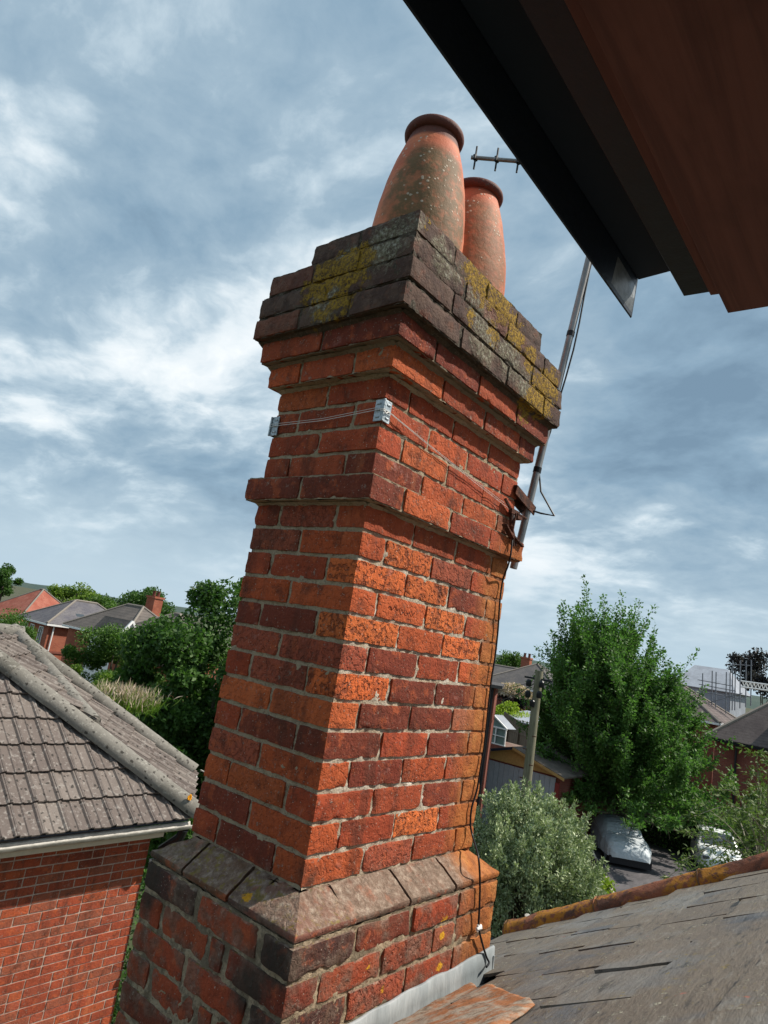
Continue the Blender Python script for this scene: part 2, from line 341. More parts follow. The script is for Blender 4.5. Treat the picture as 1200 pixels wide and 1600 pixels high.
def tile_material(name, a, bb, spot=(.05, .045, .04), pale=(.45, .43, .40), amt=.5, sc_=1.0):
    m, t, b, out = newmat(name); oi = t.add('ShaderNodeObjectInfo'); pos = t.add('ShaderNodeNewGeometry').outputs['Position']
    c = t.mix(t.step(t.math('ADD', t.math('MULTIPLY', oi.outputs['Random'], .5), t.math('MULTIPLY', t.noise(pos, 3*sc_, 4), .6)), .3, .8), a, bb)
    c = t.mix(t.step(t.noise(pos, 26*sc_, 5, .7), .52, .66, 0, amt), c, pale)
    c = t.mix(t.step(t.voro(t.vmath('ADD', pos, t.vmath('MULTIPLY', t.noise(pos, 20, out='Color'), (.05, .05, .05))), 17*sc_), .27, .17, 0, .85), c, spot)
    c = t.mix(t.step(t.noise(pos, 110*sc_, 3, .7), .60, .72, 0, .6), c, spot)
    finish(t, b, c, .9, t.bump(t.noise(pos, 70*sc_, 5, .7), .6, .008)); return m
M_CTILE = tile_material('concrete_tile', (.125, .100, .088), (.185, .155, .135), spot=(.03, .026, .022), pale=(.33, .30, .27), amt=.6)
M_HIP = tile_material('concrete_hip', (.13, .12, .10), (.20, .185, .16), spot=(.035, .03, .025), pale=(.34, .32, .28), amt=.7)
M_NBRICK = brick_material('house_brick', moss=False)
M_NMORT = mortar_material('house_mortar', (.42, .27, .21), (.50, .38, .31), .002, mossy=False)
M_UPVC = simple('aged_white_gutter', (.60, .56, .50), .5, 0, .35, 8, .2, 60, (.42, .39, .34), (1, 3, 3))
M_WHITE = simple('white_paint', (.78, .78, .76), .5)
M_CREAM = simple('cream_fascia', (.62, .50, .38), .6, 0, .1, 6)
M_BLACKPL = simple('black_plastic', (.012, .013, .016), .35)
M_CABLE = simple('black_cable', (.010, .010, .012), .5)
M_GALV = simple('galvanised_steel', (.50, .56, .60), .45, .5, .3, 60, .3, 120, (.34, .40, .44))
M_WIRE = simple('grey_wire', (.62, .60, .57), .5, .4)
M_ALU = simple('dull_aluminium', (.36, .35, .34), .45, .7, .25, 12, .1, 90, (.24, .23, .22), (1, 1, .3))
M_RUST = simple('rusted_steel', (.05, .020, .014), .9, 0, .4, 40, .8, 60, (.15, .05, .025))
M_SASHB = simple('black_flashing', (.018, .026, .042), .45, 0, .2, 10, .2, 30)
M_SOFB = simple('black_soffit', (.015, .024, .042), .7)
def wood(name, a, bb, grain=(1.5, 22, 22)):
    m, t, b, out = newmat(name); pos = t.add('ShaderNodeNewGeometry').outputs['Position']
    g = t.noise(t.vmath('MULTIPLY', pos, grain), 1, 6, .65, 1.2); c = t.mix(t.step(g, .35, .65), a, bb)
    c = t.mix(t.step(t.noise(pos, 4, 4), .5, .7, 0, .4), c, tuple(v*.6 for v in a)); finish(t, b, c, .6, t.bump(g, .3, .006)); return m
M_BROWNWOOD = wood('stained_board', (.105, .044, .040), (.16, .068, .058))

# ---------------------------------------------------------------- brick mesh
def soft_box(lo, hi, res=.014, r=.005, amp=.0016, chip=1.0, seed=0.0):
    lo = np.array(lo, float); hi = np.array(hi, float); c = (lo+hi)/2; hf = (hi-lo)/2
    n = np.maximum(2, np.round((hi-lo)/res)).astype(int)
    idx = {}; V = []; F = []
    def vid(i, j, k):
        key = (i, j, k)
        if key not in idx: idx[key] = len(V); V.append((i/n[0], j/n[1], k/n[2]))
        return idx[key]
    for ax in range(3):
        u, v = (ax+1) % 3, (ax+2) % 3
        for side in (0, n[ax]):
            for a in range(n[u]):
                for b_ in range(n[v]):
                    q = []
                    for da, db in ((0, 0), (1, 0), (1, 1), (0, 1)):
                        p = [0, 0, 0]; p[ax] = side; p[u] = a+da; p[v] = b_+db; q.append(vid(*p))
                    F.append(q if side else q[::-1])
    V = np.array(V)*(hi-lo)-hf
    out = np.empty_like(V)
    for i, p in enumerate(V):
        w_ = Vector(p+c)+Vector((seed, seed*.7, seed*.3))
        e = noise.noise(w_*26)+.5*noise.noise(w_*70); rr = r*(.75+2.6*chip*max(0, e))
        inner = np.clip(p, -(hf-rr), hf-rr); dlt = p-inner; L = np.linalg.norm(dlt)
        q = inner+dlt/L*rr if L > 1e-9 else p
        nn = np.sign(p)*(np.abs(p) > hf-1e-6)
        d = noise.noise(w_*38)*amp+noise.noise(w_*11)*amp*.9
        out[i] = q+nn*d
    return out, np.array(F), c
BC = {  # brick colours by eye: base colour, last number = how pitted
 'O': (.46, .095, .028, .35), 'B': (.64, .145, .038, 1.0), 'R': (.34, .062, .023, .2), 'D': (.185, .036, .018, .15), 'P': (.35, .080, .040, .6),
 'K': (.070, .030, .026, .2), 'C': (.10, .040, .033, .1), 'T': (.30, .095, .05, .2)}
def add_brick(lo, hi, code, parent, seed, mat=None, res=.0115, name='brick', amp=.0016, r=.005, jit=.0015):
    V, F, c = soft_box(lo, hi, res, r, amp, 1.0, seed)
    o = mesh_np(name, V, F, mat or M_BRICK, parent, True, 50)
    c = Vector(c)+Vector((random.uniform(-1, 1)*jit, random.uniform(-1, 1)*jit, random.uniform(-1, 1)*jit*.7))
    o.location = c-(parent.location if parent else Vector()); o.rotation_euler = (random.gauss(0, .004), random.gauss(0, .004), random.gauss(0, .005))
    col = BC[code]; k = random.uniform(.86, 1.16); hgt = random.uniform(.92, 1.1)
    o.color = (min(1, col[0]*k), col[1]*k*hgt, col[2]*k*hgt, col[3]); return o

W, D, g, J = .7775, .44, .07256, .0088
chim = empty('chimney_stack', (W/2, D/2, -.9), 0, 'tall red brick chimney stack with dark lichened cap, band course and splayed plinth', 'chimney')
# colour codes per course: left face (far -> corner) and right face (corner -> far)
LC = {0:'RDR',1:'DR',2:'DOP',3:'PO',4:'ODD',5:'OD',6:'RPR',7:'PD',8:'RDD',9:'OR',10:'RRR',11:'PD',12:'RPD',13:'DD',14:'RRD',15:'RR',16:'DRD',17:'OR',18:'RRD',19:'RD',20:'CKC',21:'KC',22:'KKC',23:'KC'}
RC = {0:'OPRR',1:'ORBR',2:'RRDT',3:'ODOR',4:'DRDT',5:'ODDT',6:'BDDT',7:'PDRO',8:'BOBT',9:'BOBR',10:'BBDT',11:'OBPR',12:'RRRT',13:'DORR',14:'DOOT',15:'OORR',16:'RORR',17:'ORRR',18:'ORRD',19:'RDRD',20:'CCCK',21:'PKKK',22:'CPCK',23:'KCCK'}
def prot(c):
    return {13: .036, 18: .036, 19: .066, 20: .094, 21: .094, 22: .090, 23: .080}.get(c, 0.0)
sd_ = 0.0
for c in range(0, 24):
    p = prot(c); z0 = c*g+J/2; z1 = z0+g-J
    x0, x1, y0, y1 = -p, W+p*.85, -p, D+p*.75
    if c == 23: x1, y1 = .675, .325
    if c == 22: x1, y1 = W+.05, D+.05
    rc, lc = RC[c], LC[c]; big = c >= 20
    kw = dict(r=.005 if big else .0038, amp=.0024 if big else (.0016), jit=.0022 if big else .0013)
    dep = .1025+p
    def B(xa, xb, ya, yb, code):
        global sd_; sd_ += 3.17; add_brick((xa, ya, z0), (xb, yb, z1), code, chim, sd_, **kw)
    if c in (13, 18, 20) or c % 2 == 0 and c not in ():
        pass
    even = (c % 2 == 0) if c not in (13, 21) else False
    jx = random.uniform(-.006, .006)
    if even:
        Lx = x1-x0; hd = min(.1025+p*.3, Lx*.2); st = (Lx-hd-3*J)/3
        xs = [x0, x0+st, x0+st+J, x0+2*st+J+jx, x0+2*st+2*J+jx, x0+3*st+2*J, x1-hd, x1]
        for i in range(3): B(xs[2*i], xs[2*i+1], y0, y0+dep, rc[i]); B(xs[2*i], xs[2*i+1], y1-dep, y1, random.choice('RDOR'))
        ym = (y0+y1)/2
        B(xs[6], x1, y0, ym-J/2, rc[3]); B(xs[6], x1, ym+J/2, y1, 'R')
        ya, yb = y0+dep+J, y1-dep-J
        if yb-ya > .05: B(x0, x0+dep, ya, yb, lc[1])
    else:
        ym = y0+(y1-y0)*.52+random.uniform(-.004, .004)
        B(x0, x0+dep, y0, ym-J/2, {'B': 'O'}.get(rc[0], rc[0]) if c < 13 else lc[-1]); B(x0, x0+dep, ym+J/2, y1, lc[0])
        xa = x0+dep+J; st = (x1-xa-2*J)/3
        xs = [xa, xa+st+jx, xa+st+J+jx, xa+2*st+J, xa+2*st+2*J, x1]
        for i in range(3): B(xs[2*i], xs[2*i+1], y0, y0+dep, rc[i+1]); B(xs[2*i], xs[2*i+1], y1-dep, y1, random.choice('RDOR'))
        if y1-y0-2*dep-2*J > .05: B(x1-dep, x1, y0+dep+J, y1-dep-J, 'R')
# header brick corner of odd courses takes the right face code
# ---- plinth courses
px0, px1, py0, py1 = -.082, W+.045, -.082, D+.048
PLL = {-2:'KRK',-3:'RRDD',-4:'RRK',-5:'RRRD',-6:'DRR',-7:'RRDD',-8:'DRR',-9:'RRRR',-10:'DRR',-11:'RRRR',-12:'DRR',-13:'RRRR',-14:'DRR',-15:'RRRR',-16:'DRR'}
PLR = {-2:'TDRT',-3:'PRPTT',-4:'RPRTT',-5:'RDRRT',-6:'RRRR'}
for c in range(-16, -1):
    z0 = c*g+J/2; z1 = z0+g-J; dep = .1025; k = -c
    kw = dict(r=.006, amp=.002, jit=.0025)
    lc = PLL[c]
    if k % 2 == 0: lens = [.232, .232, .1025]   # far -> corner
    else: lens = [.1025, .2, .06, .215]
    tot = sum(lens)+J*(len(lens)-1); f_ = (py1-py0)/tot; y = py1
    for i, L in enumerate(lens):
        sd_ += 3.17; add_brick((px0, y-L*f_+J*f_/2*(i < len(lens)-1), z0), (px0+(dep if i < len(lens)-1 or k % 2 else .215), y-J*f_/2*(i > 0), z1), lc[min(i, len(lc)-1)], chim, sd_, **kw); y -= L*f_+J*f_
    if c >= -6:
        rc = PLR[c]; xs0 = px0+(dep if k % 2 else .215)+J
        n = 3 if k % 2 == 0 else 4; lens = [.215]*n
        if k % 2 and True: lens = [.215, .215, .1025, .215][:4]
        tot = sum(lens)+J*(n-1); f_ = (px1-xs0)/tot; x = xs0
        for i, L in enumerate(lens):
            sd_ += 3.17; add_brick((x, py0, z0), (x+L*f_, py0+dep, z1), rc[min(i+1, len(rc)-1)], chim, sd_, **kw); x += L*f_+J*f_
# right end + back of the plinth, hidden behind: joined
bk = []
bV = []; bF = []; off = 0
for c in range(-8, -1):
    z0 = c*g+J/2; z1 = z0+g-J
    for (lo, hi) in [((px1-.1, py0+.11+.23*i, z0), (px1, py0+.11+.23*i+.215, z1)) for i in range(2)]+[((px0+.11+.225*i, py1-.1, z0), (px0+.11+.225*i+.215, py1, z1)) for i in range(3)]:
        V, F, cc = soft_box(lo, hi, .03, .005, .0015, 1, c*3.3+lo[0]*9)
        bV.append(V+cc); bF.append(F+off); off += len(V)
o = mesh_np('back_brick', np.vstack(bV)-np.array(chim.location), np.vstack(bF), M_BRICK, chim, True, 50); o['kind'] = 'stuff'; o.color = (.3, .08, .04, .3)
# ---- splayed weathering course: swept profile, mitred corners
prof = [(-.10, -.004), (.004, -.002), (.060, -.040), (.079, -.052), (.081, -.058), (.078, -.0675), (-.10, -.0685)]
def splay(p_fn, s0, s1, code, m0=0, m1=0, fan=0.0):
    n = max(3, int((s1-s0)/.02)); V = []; F = []
    for i in range(n+1):
        for (u_, z_) in prof_d:
            s = s0+(s1-s0)*i/n
            if m0 and i == 0: s = -u_
            if m1 and i == n: s = s1+u_
            s_ = s+fan*u_*(0 if (i == 0 and m0) or (i == n and m1) else 1)
            x, y = p_fn(s_, u_); q = Vector((x, y, z_)); d = noise.noise(q*30)*.0025+noise.noise(q*90)*.001
            x, y = p_fn(s_, u_+d); V.append((x, y, z_+d))
    k = len(prof_d)
    for i in range(n):
        for j in range(k-1): F.append((i*k+j, i*k+j+1, (i+1)*k+j+1, (i+1)*k+j))
        F.append((i*k+k-1, i*k, (i+1)*k, (i+1)*k+k-1))
    F.append(tuple(range(k))[::-1]); F.append(tuple(n*k+j for j in range(k)))
    return V, F
prof_d = []
for i in range(len(prof)-1):
    a, b_ = prof[i], prof[i+1]; m_ = 1 if i in (0, 5) else (6 if i == 1 else 2)
    for j in range(m_): prof_d.append((a[0]+(b_[0]-a[0])*j/m_, a[1]+(b_[1]-a[1])*j/m_))
prof_d.append(prof[-1])
front = lambda s, u_: (s, -u_); leftf = lambda s, u_: (-u_, s)
backf = lambda s, u_: (s, D-.032+u_); rightf = lambda s, u_: (W-.03+u_, s)
def sobj(parts, code):
    mb = MB()
    for V, F in parts: mb.add(V, F)
    o = mb.obj('splay_brick', M_BRICK, chim, True, local=False, sharp=40); c_ = BC[code]; o.color = c_
    return o
sobj([splay(front, 0, .088, 'C', m0=1, fan=.35), splay(leftf, 0, .075, 'C', m0=1, fan=.3)], 'P').color = (.20, .085, .062, .2)
for a, b_, cc in [(.098, .335, (.17, .115, .085, .2)), (.345, .56, (.16, .11, .08, .2)), (.57, W-.03, (.22, .10, .05, .2))]:
    sobj([splay(front, a, b_, 'C', m1=1 if b_ > .7 else 0, fan=.1)]+([splay(rightf, .0, .12, 'C', m0=1)] if b_ > .7 else []), 'C').color = cc
for a, b_, cc in [(.085, .16, (.085, .05, .04, .2)), (.17, .345, (.15, .07, .035, .2)), (.355, D-.032, (.11, .075, .045, .2))]:
    sobj([splay(leftf, a, b_, 'C', m1=1 if b_ > .38 else 0, fan=-.1)], 'C').color = cc
for a, b_ in [(0, .24), (.25, .49), (.5, W-.03)]: sobj([splay(backf, a, b_, 'C', m0=a == 0, m1=b_ > .7)], 'C')
sobj([splay(rightf, .13, .30, 'C')], 'C'); sobj([splay(rightf, .31, D-.032, 'C', m1=1)], 'C')
# ---- mortar core, a little behind the brick faces
def core(name, levels, res, parent, mat):
    V = []; F = []
    def quadgrid(o_, a, b_, na, nb, nrm):
        base = len(V)
        for j in range(nb+1):
            for i in range(na+1):
                q = o_+a*(i/na)+b_*(j/nb); d = noise.noise(q*38)*.0042+noise.noise(q*110)*.0026+noise.noise(q*9)*.0022
                V.append(tuple(q+nrm*d))
        for j in range(nb):
            for i in range(na): k = base+j*(na+1)+i; F.append((k, k+1, k+na+2, k+na+1))
    for (x0, x1, y0, y1, z0, z1) in levels:
        nz = max(1, int((z1-z0)/res)); nx = int((x1-x0)/res); ny = int((y1-y0)/res); H = Vector((0, 0, z1-z0))
        quadgrid(Vector((x0, y0, z0)), Vector((x1-x0, 0, 0)), H, nx, nz, Vector((0, -1, 0)))
        quadgrid(Vector((x0, y1, z0)), Vector((0, y0-y1, 0)), H, ny, nz, Vector((-1, 0, 0)))
        quadgrid(Vector((x1, y1, z0)), Vector((x0-x1, 0, 0)), H, max(2, nx//4), max(1, nz//3), Vector((0, 1, 0)))
        quadgrid(Vector((x1, y0, z0)), Vector((0, y1-y0, 0)), H, max(2, ny//4), max(1, nz//3), Vector((1, 0, 0)))
        quadgrid(Vector((x0, y0, z1)), Vector((x1-x0, 0, 0)), Vector((0, y1-y0, 0)), nx//2, ny//2, Vector((0, 0, 1)))
        quadgrid(Vector((x0, y1, z0)), Vector((x1-x0, 0, 0)), Vector((0, y0-y1, 0)), nx//2, ny//2, Vector((0, 0, -1)))
    V = np.array(V)-np.array(parent.location); return mesh_np(name, V, np.array(F), mat, parent, True)
lev = []; rr = .0050
def L_(x0, x1, y0, y1, z0, z1): lev.append((x0+rr, x1-rr, y0+rr, y1-rr, z0, z1))
L_(0, W, 0, D, -.01, 13*g+.004); 
for c in (13, 18, 19, 20, 21, 22, 23):
    p = prot(c); x1, y1 = W+p*.85, D+p*.75
    if c == 23: x1, y1 = .675, .325
    if c == 22: x1, y1 = W+.05, D+.05
    L_(-p, x1, -p, y1, c*g+.002, (c+1)*g-.001)
L_(0, W, 0, D, 14*g-.004, 18*g+.004)
L_(px0, px1, py0, py1, -16*g, -g+.001)
core('mortar', lev, .008, chim, M_MORTAR)
# mortar beds bulging under and over the projecting courses
mb = MB()
for c, dz in ((13, 1), (18, 0), (19, 0), (20, 0), (13, 0)):
    q = 0.0 if c in (13, 18) else prot(c-1); z = c*g if dz == 0 else (c+1)*g
    pts = []
    s = -1 if dz == 0 else 1
    ext = .016
    for (a, b_) in (((-q, D+q), (-q, -q)), ((-q, -q), (W+q, -q))):
        n_ = 50; mb = MB()
        for i in range(n_):
            P0 = Vector((*a, z)).lerp(Vector((*b_, z)), i/n_); P1 = Vector((*a, z)).lerp(Vector((*b_, z)), (i+1)/n_)
            nn = Vector((-1, 0, 0)) if a[0] == b_[0] else Vector((0, -1, 0))
            def hgt(Pp): return .011+.007*noise.noise(Pp*14)+.004*noise.noise(Pp*60)
            h0, h1 = hgt(P0), hgt(P1)
            mb.add([P0-nn*.01, P1-nn*.01, P1+nn*h1, P0+nn*h0, P0-nn*.01+Vector((0, 0, s*h0)), P1-nn*.01+Vector((0, 0, s*h1))], [(3, 2, 5, 4), (0, 3, 4), (1, 5, 2)])
        mb.obj('mortar_fillet', M_MORTAR, chim, True, local=False)
# flaunching: sloping mortar bed on top
V = []; F = []; nx, ny = 60, 32; z24 = 24*g
for j in range(ny+1):
    for i in range(nx+1):
        x = -.06+i/nx*.72; y = -.06+j/ny*.37; e = min(x+.06, .66-x, y+.06, .31-y)
        d1 = min(math.hypot(x-.2, y-.16), math.hypot(x-.487, y-.16)); h = min(.045, max(0, e*.35))+.05*math.exp(-max(0, d1-.16)*20)
        q = Vector((x, y, 0)); V.append((x, y, z24-.012+h+noise.noise(q*20)*.012+noise.noise(q*70)*.004))
for j in range(ny):
    for i in range(nx): k = j*(nx+1)+i; F.append((k, k+1, k+nx+2, k+nx+1))
mesh_np('flaunching', np.array(V)-np.array(chim.location), np.array(F), M_MORTAR, chim, True)
# faint scratched writing in one face brick
mb = MB(); z = 9*g+.037; x = .19
pts = []
for i in range(46):
    tt = i/45; pts.append((.155+.13*tt, -.0022, z+.006*math.sin(tt*34)*(.4+.6*abs(math.sin(tt*9)))+.003*math.sin(tt*7)))
mb.tube(pts, .0009, 4); mb.obj('scratched_lettering', simple('scratch', (.09, .022, .014), .9), chim, local=False)
# lead upstand and apron at the foot
fl = empty('lead_flashing', (.4, -.09, -.38), 0, 'pale grey lead flashing strip stepped along the foot of the chimney', 'flashing')
V = []; F = []; n = 90
for i in range(n+1):
    x = -.085+(px1+.02+.085)*i/n
    zt = -.288+.008*noise.noise(Vector((x*9, 3, 0)))+.018*(x/W); wob = .003*noise.noise(Vector((x*14, 7, 1)))
    for (yy, z_) in ((py0-.001, zt), (py0-.007+wob, zt-.003), (py0-.010+wob, zt-.04), (py0-.013-wob, -.362), (py0-.016, -.372), (py0-.010, -.376)): V.append((x, yy, z_))
for i in range(n):
    for j in range(5): F.append((i*6+j, i*6+j+1, i*6+j+7, i*6+j+6))
o = mesh_np('upstand', np.array(V)-np.array(fl.location), np.array(F), M_LEAD, fl, True); m = o.modifiers.new('solid', 'SOLIDIFY'); m.thickness = .003
mb = MB().box((px1+.012, -.02, -.335), (.006, .15, .085)); mb.obj('end_fold', M_LEAD, fl, local=False, bevel=.002)
SL = .60
def roofz(y): return -.358-SL*(y+.082)
V = []; F = []; na, nb = 60, 14
for i in range(na+1):
    for j in range(nb+1):
        y = -.088-.42*j/nb; x = -.06+i/na*(.70+1.15*(y+.088)+.06)
        if j == 0: zz_ = -.365
        else: zz_ = roofz(y)+.026-.012*math.sin(min(1, j/5)*math.pi)+.006*noise.noise(Vector((x*8, y*10, 2)))+.003*noise.noise(Vector((x*30, y*30, 2)))
        if j == nb: zz_ -= .008
        V.append((x+.02*noise.noise(Vector((0, y*20, 5)))*(i == na), y+.010*noise.noise(Vector((x*10, 0, 8)))*(j == nb), zz_))
for i in range(na):
    for j in range(nb): k = i*(nb+1)+j; F.append((k, k+nb+1, k+nb+2, k+1))
o = mesh_np('apron', np.array(V)-np.array(fl.location), np.array(F), M_APRON, fl, True); m = o.modifiers.new('solid', 'SOLIDIFY'); m.thickness = .003
o['label'] = 'rust stained lead apron'

# ---------------------------------------------------------------- slate roof
sr = empty('slate_roof', (2, -.5, -.7), 0, 'weathered grey slate roof slope with rusty orange terracotta ridge below the chimney', 'roof')
nm = Vector((0, SL, 1)).normalized(); ux = Vector((1, 0, 0)); un = Vector((0, -1, SL)).normalized(); VX = 1.80; EY = .30   # verge line and eaves line
def srp(x, s): return Vector((x, EY, roofz(EY)))+un*s      # s metres up the slope from the eaves
gauge = .205; base_slates = []
for v_ in range(6):
    V = []; F = []
    nx_, ny_ = 10, 7; w_, l_ = .298, .34
    for top in (1, 0):
        for j in range(ny_+1):
            for i in range(nx_+1):
                x = (i/nx_-.5)*w_; s = j/ny_*l_
                q = Vector((x*14+v_*9, s*14, v_))
                ex = .003*noise.noise(q*3)*(i in (0, nx_)); es = .005*noise.noise(q*2.2+Vector((9, 9, 9)))*(j == ny_)
                z_ = (.008 if top else 0)+(s/l_)*.010+.0016*noise.noise(q)+.0035*noise.noise(q*.35)*(s/l_)
                V.append((x+ex, -s-es, z_))
    k0 = (nx_+1)*(ny_+1)
    for j in range(ny_):
        for i in range(nx_):
            k = j*(nx_+1)+i; F.append((k, k+nx_+1, k+nx_+2, k+1)); F.append((k0+k, k0+k+1, k0+k+nx_+2, k0+k+nx_+1))
    for i in range(nx_): k = ny_*(nx_+1)+i; F.append((k, k0+k, k0+k+1, k+1))
    for j in range(ny_):
        k = j*(nx_+1); F.append((k, k0+k, k0+k+nx_+1, k+nx_+1)); k += nx_; F.append((k, k+nx_+1, k0+k+nx_+1, k0+k))
    me = bpy.data.meshes.new('slate'); me.from_pydata(V, [], F); me.update(); me.materials.append(M_SLATE)
    me.polygons.foreach_set('use_smooth', [True]*len(me.polygons)); me.set_sharp_from_angle(angle=R(40)); base_slates.append(me)
rotm = Matrix((-ux, un, nm)).transposed().to_euler()
SWD = .252
for me in base_slates: me.transform(Matrix.Scale(SWD/.306, 4, (1, 0, 0)))
for me in base_slates: me.transform(Matrix.Translation((0, .34, 0)))
for r_ in range(14):
    s0 = -.02+r_*gauge
    for cix in range(-4, 9):
        x = VX-.14-cix*SWD-(r_ % 2)*SWD/2
        if x < -.75 or x > VX+.02: continue
        y_mid = (srp(x, s0+.17)).y
        if -.2 < x < .79+1.15*(y_mid+.10) and y_mid > -.52: continue
        if x < px1+.05 and y_mid > -.10: continue
        o = bpy.data.objects.new('slate', random.choice(base_slates)); link(o, sr)
        lift = random.uniform(0, .004)+(.010 if random.random() < .15 else 0)
        o.location = srp(x, s0+random.uniform(-.008, .008))+nm*(.002+lift*.4)-sr.location
        o.rotation_euler = rotm; o.rotation_euler.rotate_axis('X', -.018-lift*1.5); o.rotation_euler.rotate_axis('Y', random.gauss(0, .010)); o.rotation_euler.rotate_axis('Z', random.gauss(0, .006))
mb = MB(); a, b_ = srp(-.8, .02), srp(VX, .02); c_, d_ = srp(VX, 3.1), srp(-.8, 3.1); mb.slab([a-nm*.006, b_-nm*.006, c_-nm*.006, d_-nm*.006], .05)
side = Vector((.62, 0, -.62)); mb.slab([srp(VX+.005, 0)-Vector((0, 0, .02)), srp(VX+.005, 3.1)-Vector((0, 0, .02)), srp(VX+.005, 3.1)-Vector((0, 0, .02))+side*3, srp(VX+.005, 0)-Vector((0, 0, .02))+side*3+Vector((0, 1.6, -1.0))], .05)
mb.obj('roof_deck', simple('underlay', (.03, .03, .032), .9), sr, local=False)
# terracotta verge roll, half round, one tile about 0.45 m
yh = ux; x = -.02; k_ = 0
while x < 3.0:
    L = .452; V = []; F = []; n1_, n2_ = 24, 18
    for i in range(n1_+1):
        for j in range(n2_+1):
            th = math.pi*(j/n2_)*1.10-.15; flare = .005*math.exp(-((i/n1_)/.05)**2)
            P = srp(VX+.02, x+i/n1_*L)-nm*.006
            rad = .066+flare; d = noise.noise(Vector((P.y*9+k_, th*2, 3)))*.007+noise.noise(Vector((P.y*34, th*6, 3)))*.0035
            V.append(tuple(P+yh*(math.cos(th)*(rad+d)*1.05)+nm*(math.sin(th)*(rad+d))))
    for i in range(n1_):
        for j in range(n2_): k = i*(n2_+1)+j; F.append((k, k+1, k+n2_+2, k+n2_+1))
    o = mesh_np('ridge_tile', np.array(V)-np.array(sr.location), np.array(F), M_RIDGE, sr, True); m = o.modifiers.new('s', 'SOLIDIFY'); m.thickness = .014
    MB().tube([P_+yh*(math.cos(math.pi*j/10)*.067)+nm*(math.sin(math.pi*j/10)*.067) for P_ in [srp(VX+.02, x-.004)-nm*.006] for j in range(11)], .0060, 5).obj('ridge_joint', M_MORTAR, sr, True, local=False)
    x += L+.006; k_ += 1
# half round gutter along the eaves, from the chimney to the verge
V = []; F = []
for i in range(31):
    for j in range(11): th = math.pi+math.pi*j/10; V.append((px1+.02+(VX-px1-.02)*i/30, EY+.055+math.cos(th)*.05, roofz(EY)-.045+math.sin(th)*.05))
for i in range(30):
    for j in range(10): F.append((i*11+j, i*11+j+1, i*11+j+12, i*11+j+11))
o = mesh_np('gutter', np.array(V)-np.array(sr.location), np.array(F), M_SOFB, sr, True); m = o.modifiers.new('s', 'SOLIDIFY'); m.thickness = .005
MB().tube([(px1+.03, EY+.004, roofz(EY)+.004), (VX-.05, EY+.004, roofz(EY)+.004)], .007, 6).obj('eaves_edge', M_UPVC, sr, True, local=False)
# small white stub and lead pipe end at the ridge end
vp = empty('vent_stub', onY(825, 1455, .55), 0, 'small pale upright stub sticking up beside the end of the orange ridge', 'pipe')
b_ = onY(826, 1478, .55); MB().tube([b_-Vector((0, 0, .3)), b_+Vector((0, 0, .005)), onY(824, 1430, .55)], .015, 8).obj('stub', M_UPVC, vp, True, local=False)
# ---------------------------------------------------------------- pots
def pot(cx, cy, alpha, label, hgt=.58, base=24*g-.02, sc2=1.0):
    o_ = empty('chimney_pot', (cx, cy, base), 0, label, 'chimney pot', 'terracotta pots on the chimney')
    prof_ = [(.142, -.02), (.149, .03), (.154, .10), (.153, .17), (.146, .25), (.133, .33), (.114, .41), (.094, .475), (.084, .505)]
    pp = []
    for i in range(len(prof_)-1):
        for k in range(3): f = k/3; pp.append((prof_[i][0]*(1-f)+prof_[i+1][0]*f, prof_[i][1]*(1-f)+prof_[i+1][1]*f))
    pp.append(prof_[-1]); rim = [(.084+.018*math.sin(math.pi*k/8), .508+.034*(1-math.cos(math.pi*k/8))/2) for k in range(9)]
    pp += rim+[(.076, .54), (.072, .48), (.10, .2)]
    mb = MB().lathe((0, 0, 0), [(r*sc2, z*hgt/.58) for r, z in pp], 56)
    V = np.array(mb.V)
    for i, v in enumerate(mb.V):
        q = Vector(v)+Vector((cx*7, 0, 0)); rr_ = math.hypot(v[0], v[1]); d = noise.noise(q*6)*.003+noise.noise(q*25)*.0008
        V[i] = (v[0]*(1+d/rr_), v[1]*(1+d/rr_), v[2])
    b = mesh_np('pot_body', V, mb.F, M_POT, o_, True, 60); b.color = (1, 1, 1, alpha)
    return o_
pot(.205, .165, 1.0, 'front terracotta chimney pot with green algae stain and dark rolled rim, nearer the corner', hgt=.615)
pot(.487, .165, .75, 'rear terracotta chimney pot with white lichen dots, partly hidden by the nearer pot')

# ---------------------------------------------------------------- wire lashing, plates
wl = empty('wire_lashing', (0, 0, 1.19), 0, 'thin grey wire wrapped round the upper chimney over two galvanised corner plates', 'wire')
c1 = onX(432, 665, -.004); zc = 1.196
def plate(x, y, sx, sy, zc_):
    mb = MB(); h = .062; wv = .030
    mb.box((x-sx*.0045, y+sy*wv/2-sy*.004, zc_), (.0035, wv, h)); mb.box((x+sx*wv/2-sx*.004, y-sy*.0045, zc_), (wv, .0035, h))
    for dz in (-.019, 0, .019): mb.box((x-sx*.0072, y+sy*.013, zc_+dz), (.003, .014, .005)); mb.box((x+sx*.013, y-sy*.0072, zc_+dz), (.014, .003, .005))
    mb.box((x-sx*.007, y-sy*.007, zc_), (.006, .006, h))
    return mb.obj('corner_plate', M_GALV, wl, bevel=.0012, local=False)
plate(0, 0, 1, 1, 1.200); plate(0, D, 1, -1, 1.190)
cl = [(-.009, D+.012, 1.188), (-.010, D-.02, 1.189), (-.009, .22, 1.188), (-.011, .02, 1.199), (-.012, -.012, 1.200), (.02, -.011, 1.199)]
e_ = onY(800, 795, -.010); cl += [tuple(Vector((.02, -.011, 1.199)).lerp(e_, f)-Vector((0, 0, .004*math.sin(math.pi*f)))) for f in (.2, .4, .6, .8, 1)]
MB().tube(cl, .0010, 5).obj('wire', M_WIRE, wl, True, local=False)
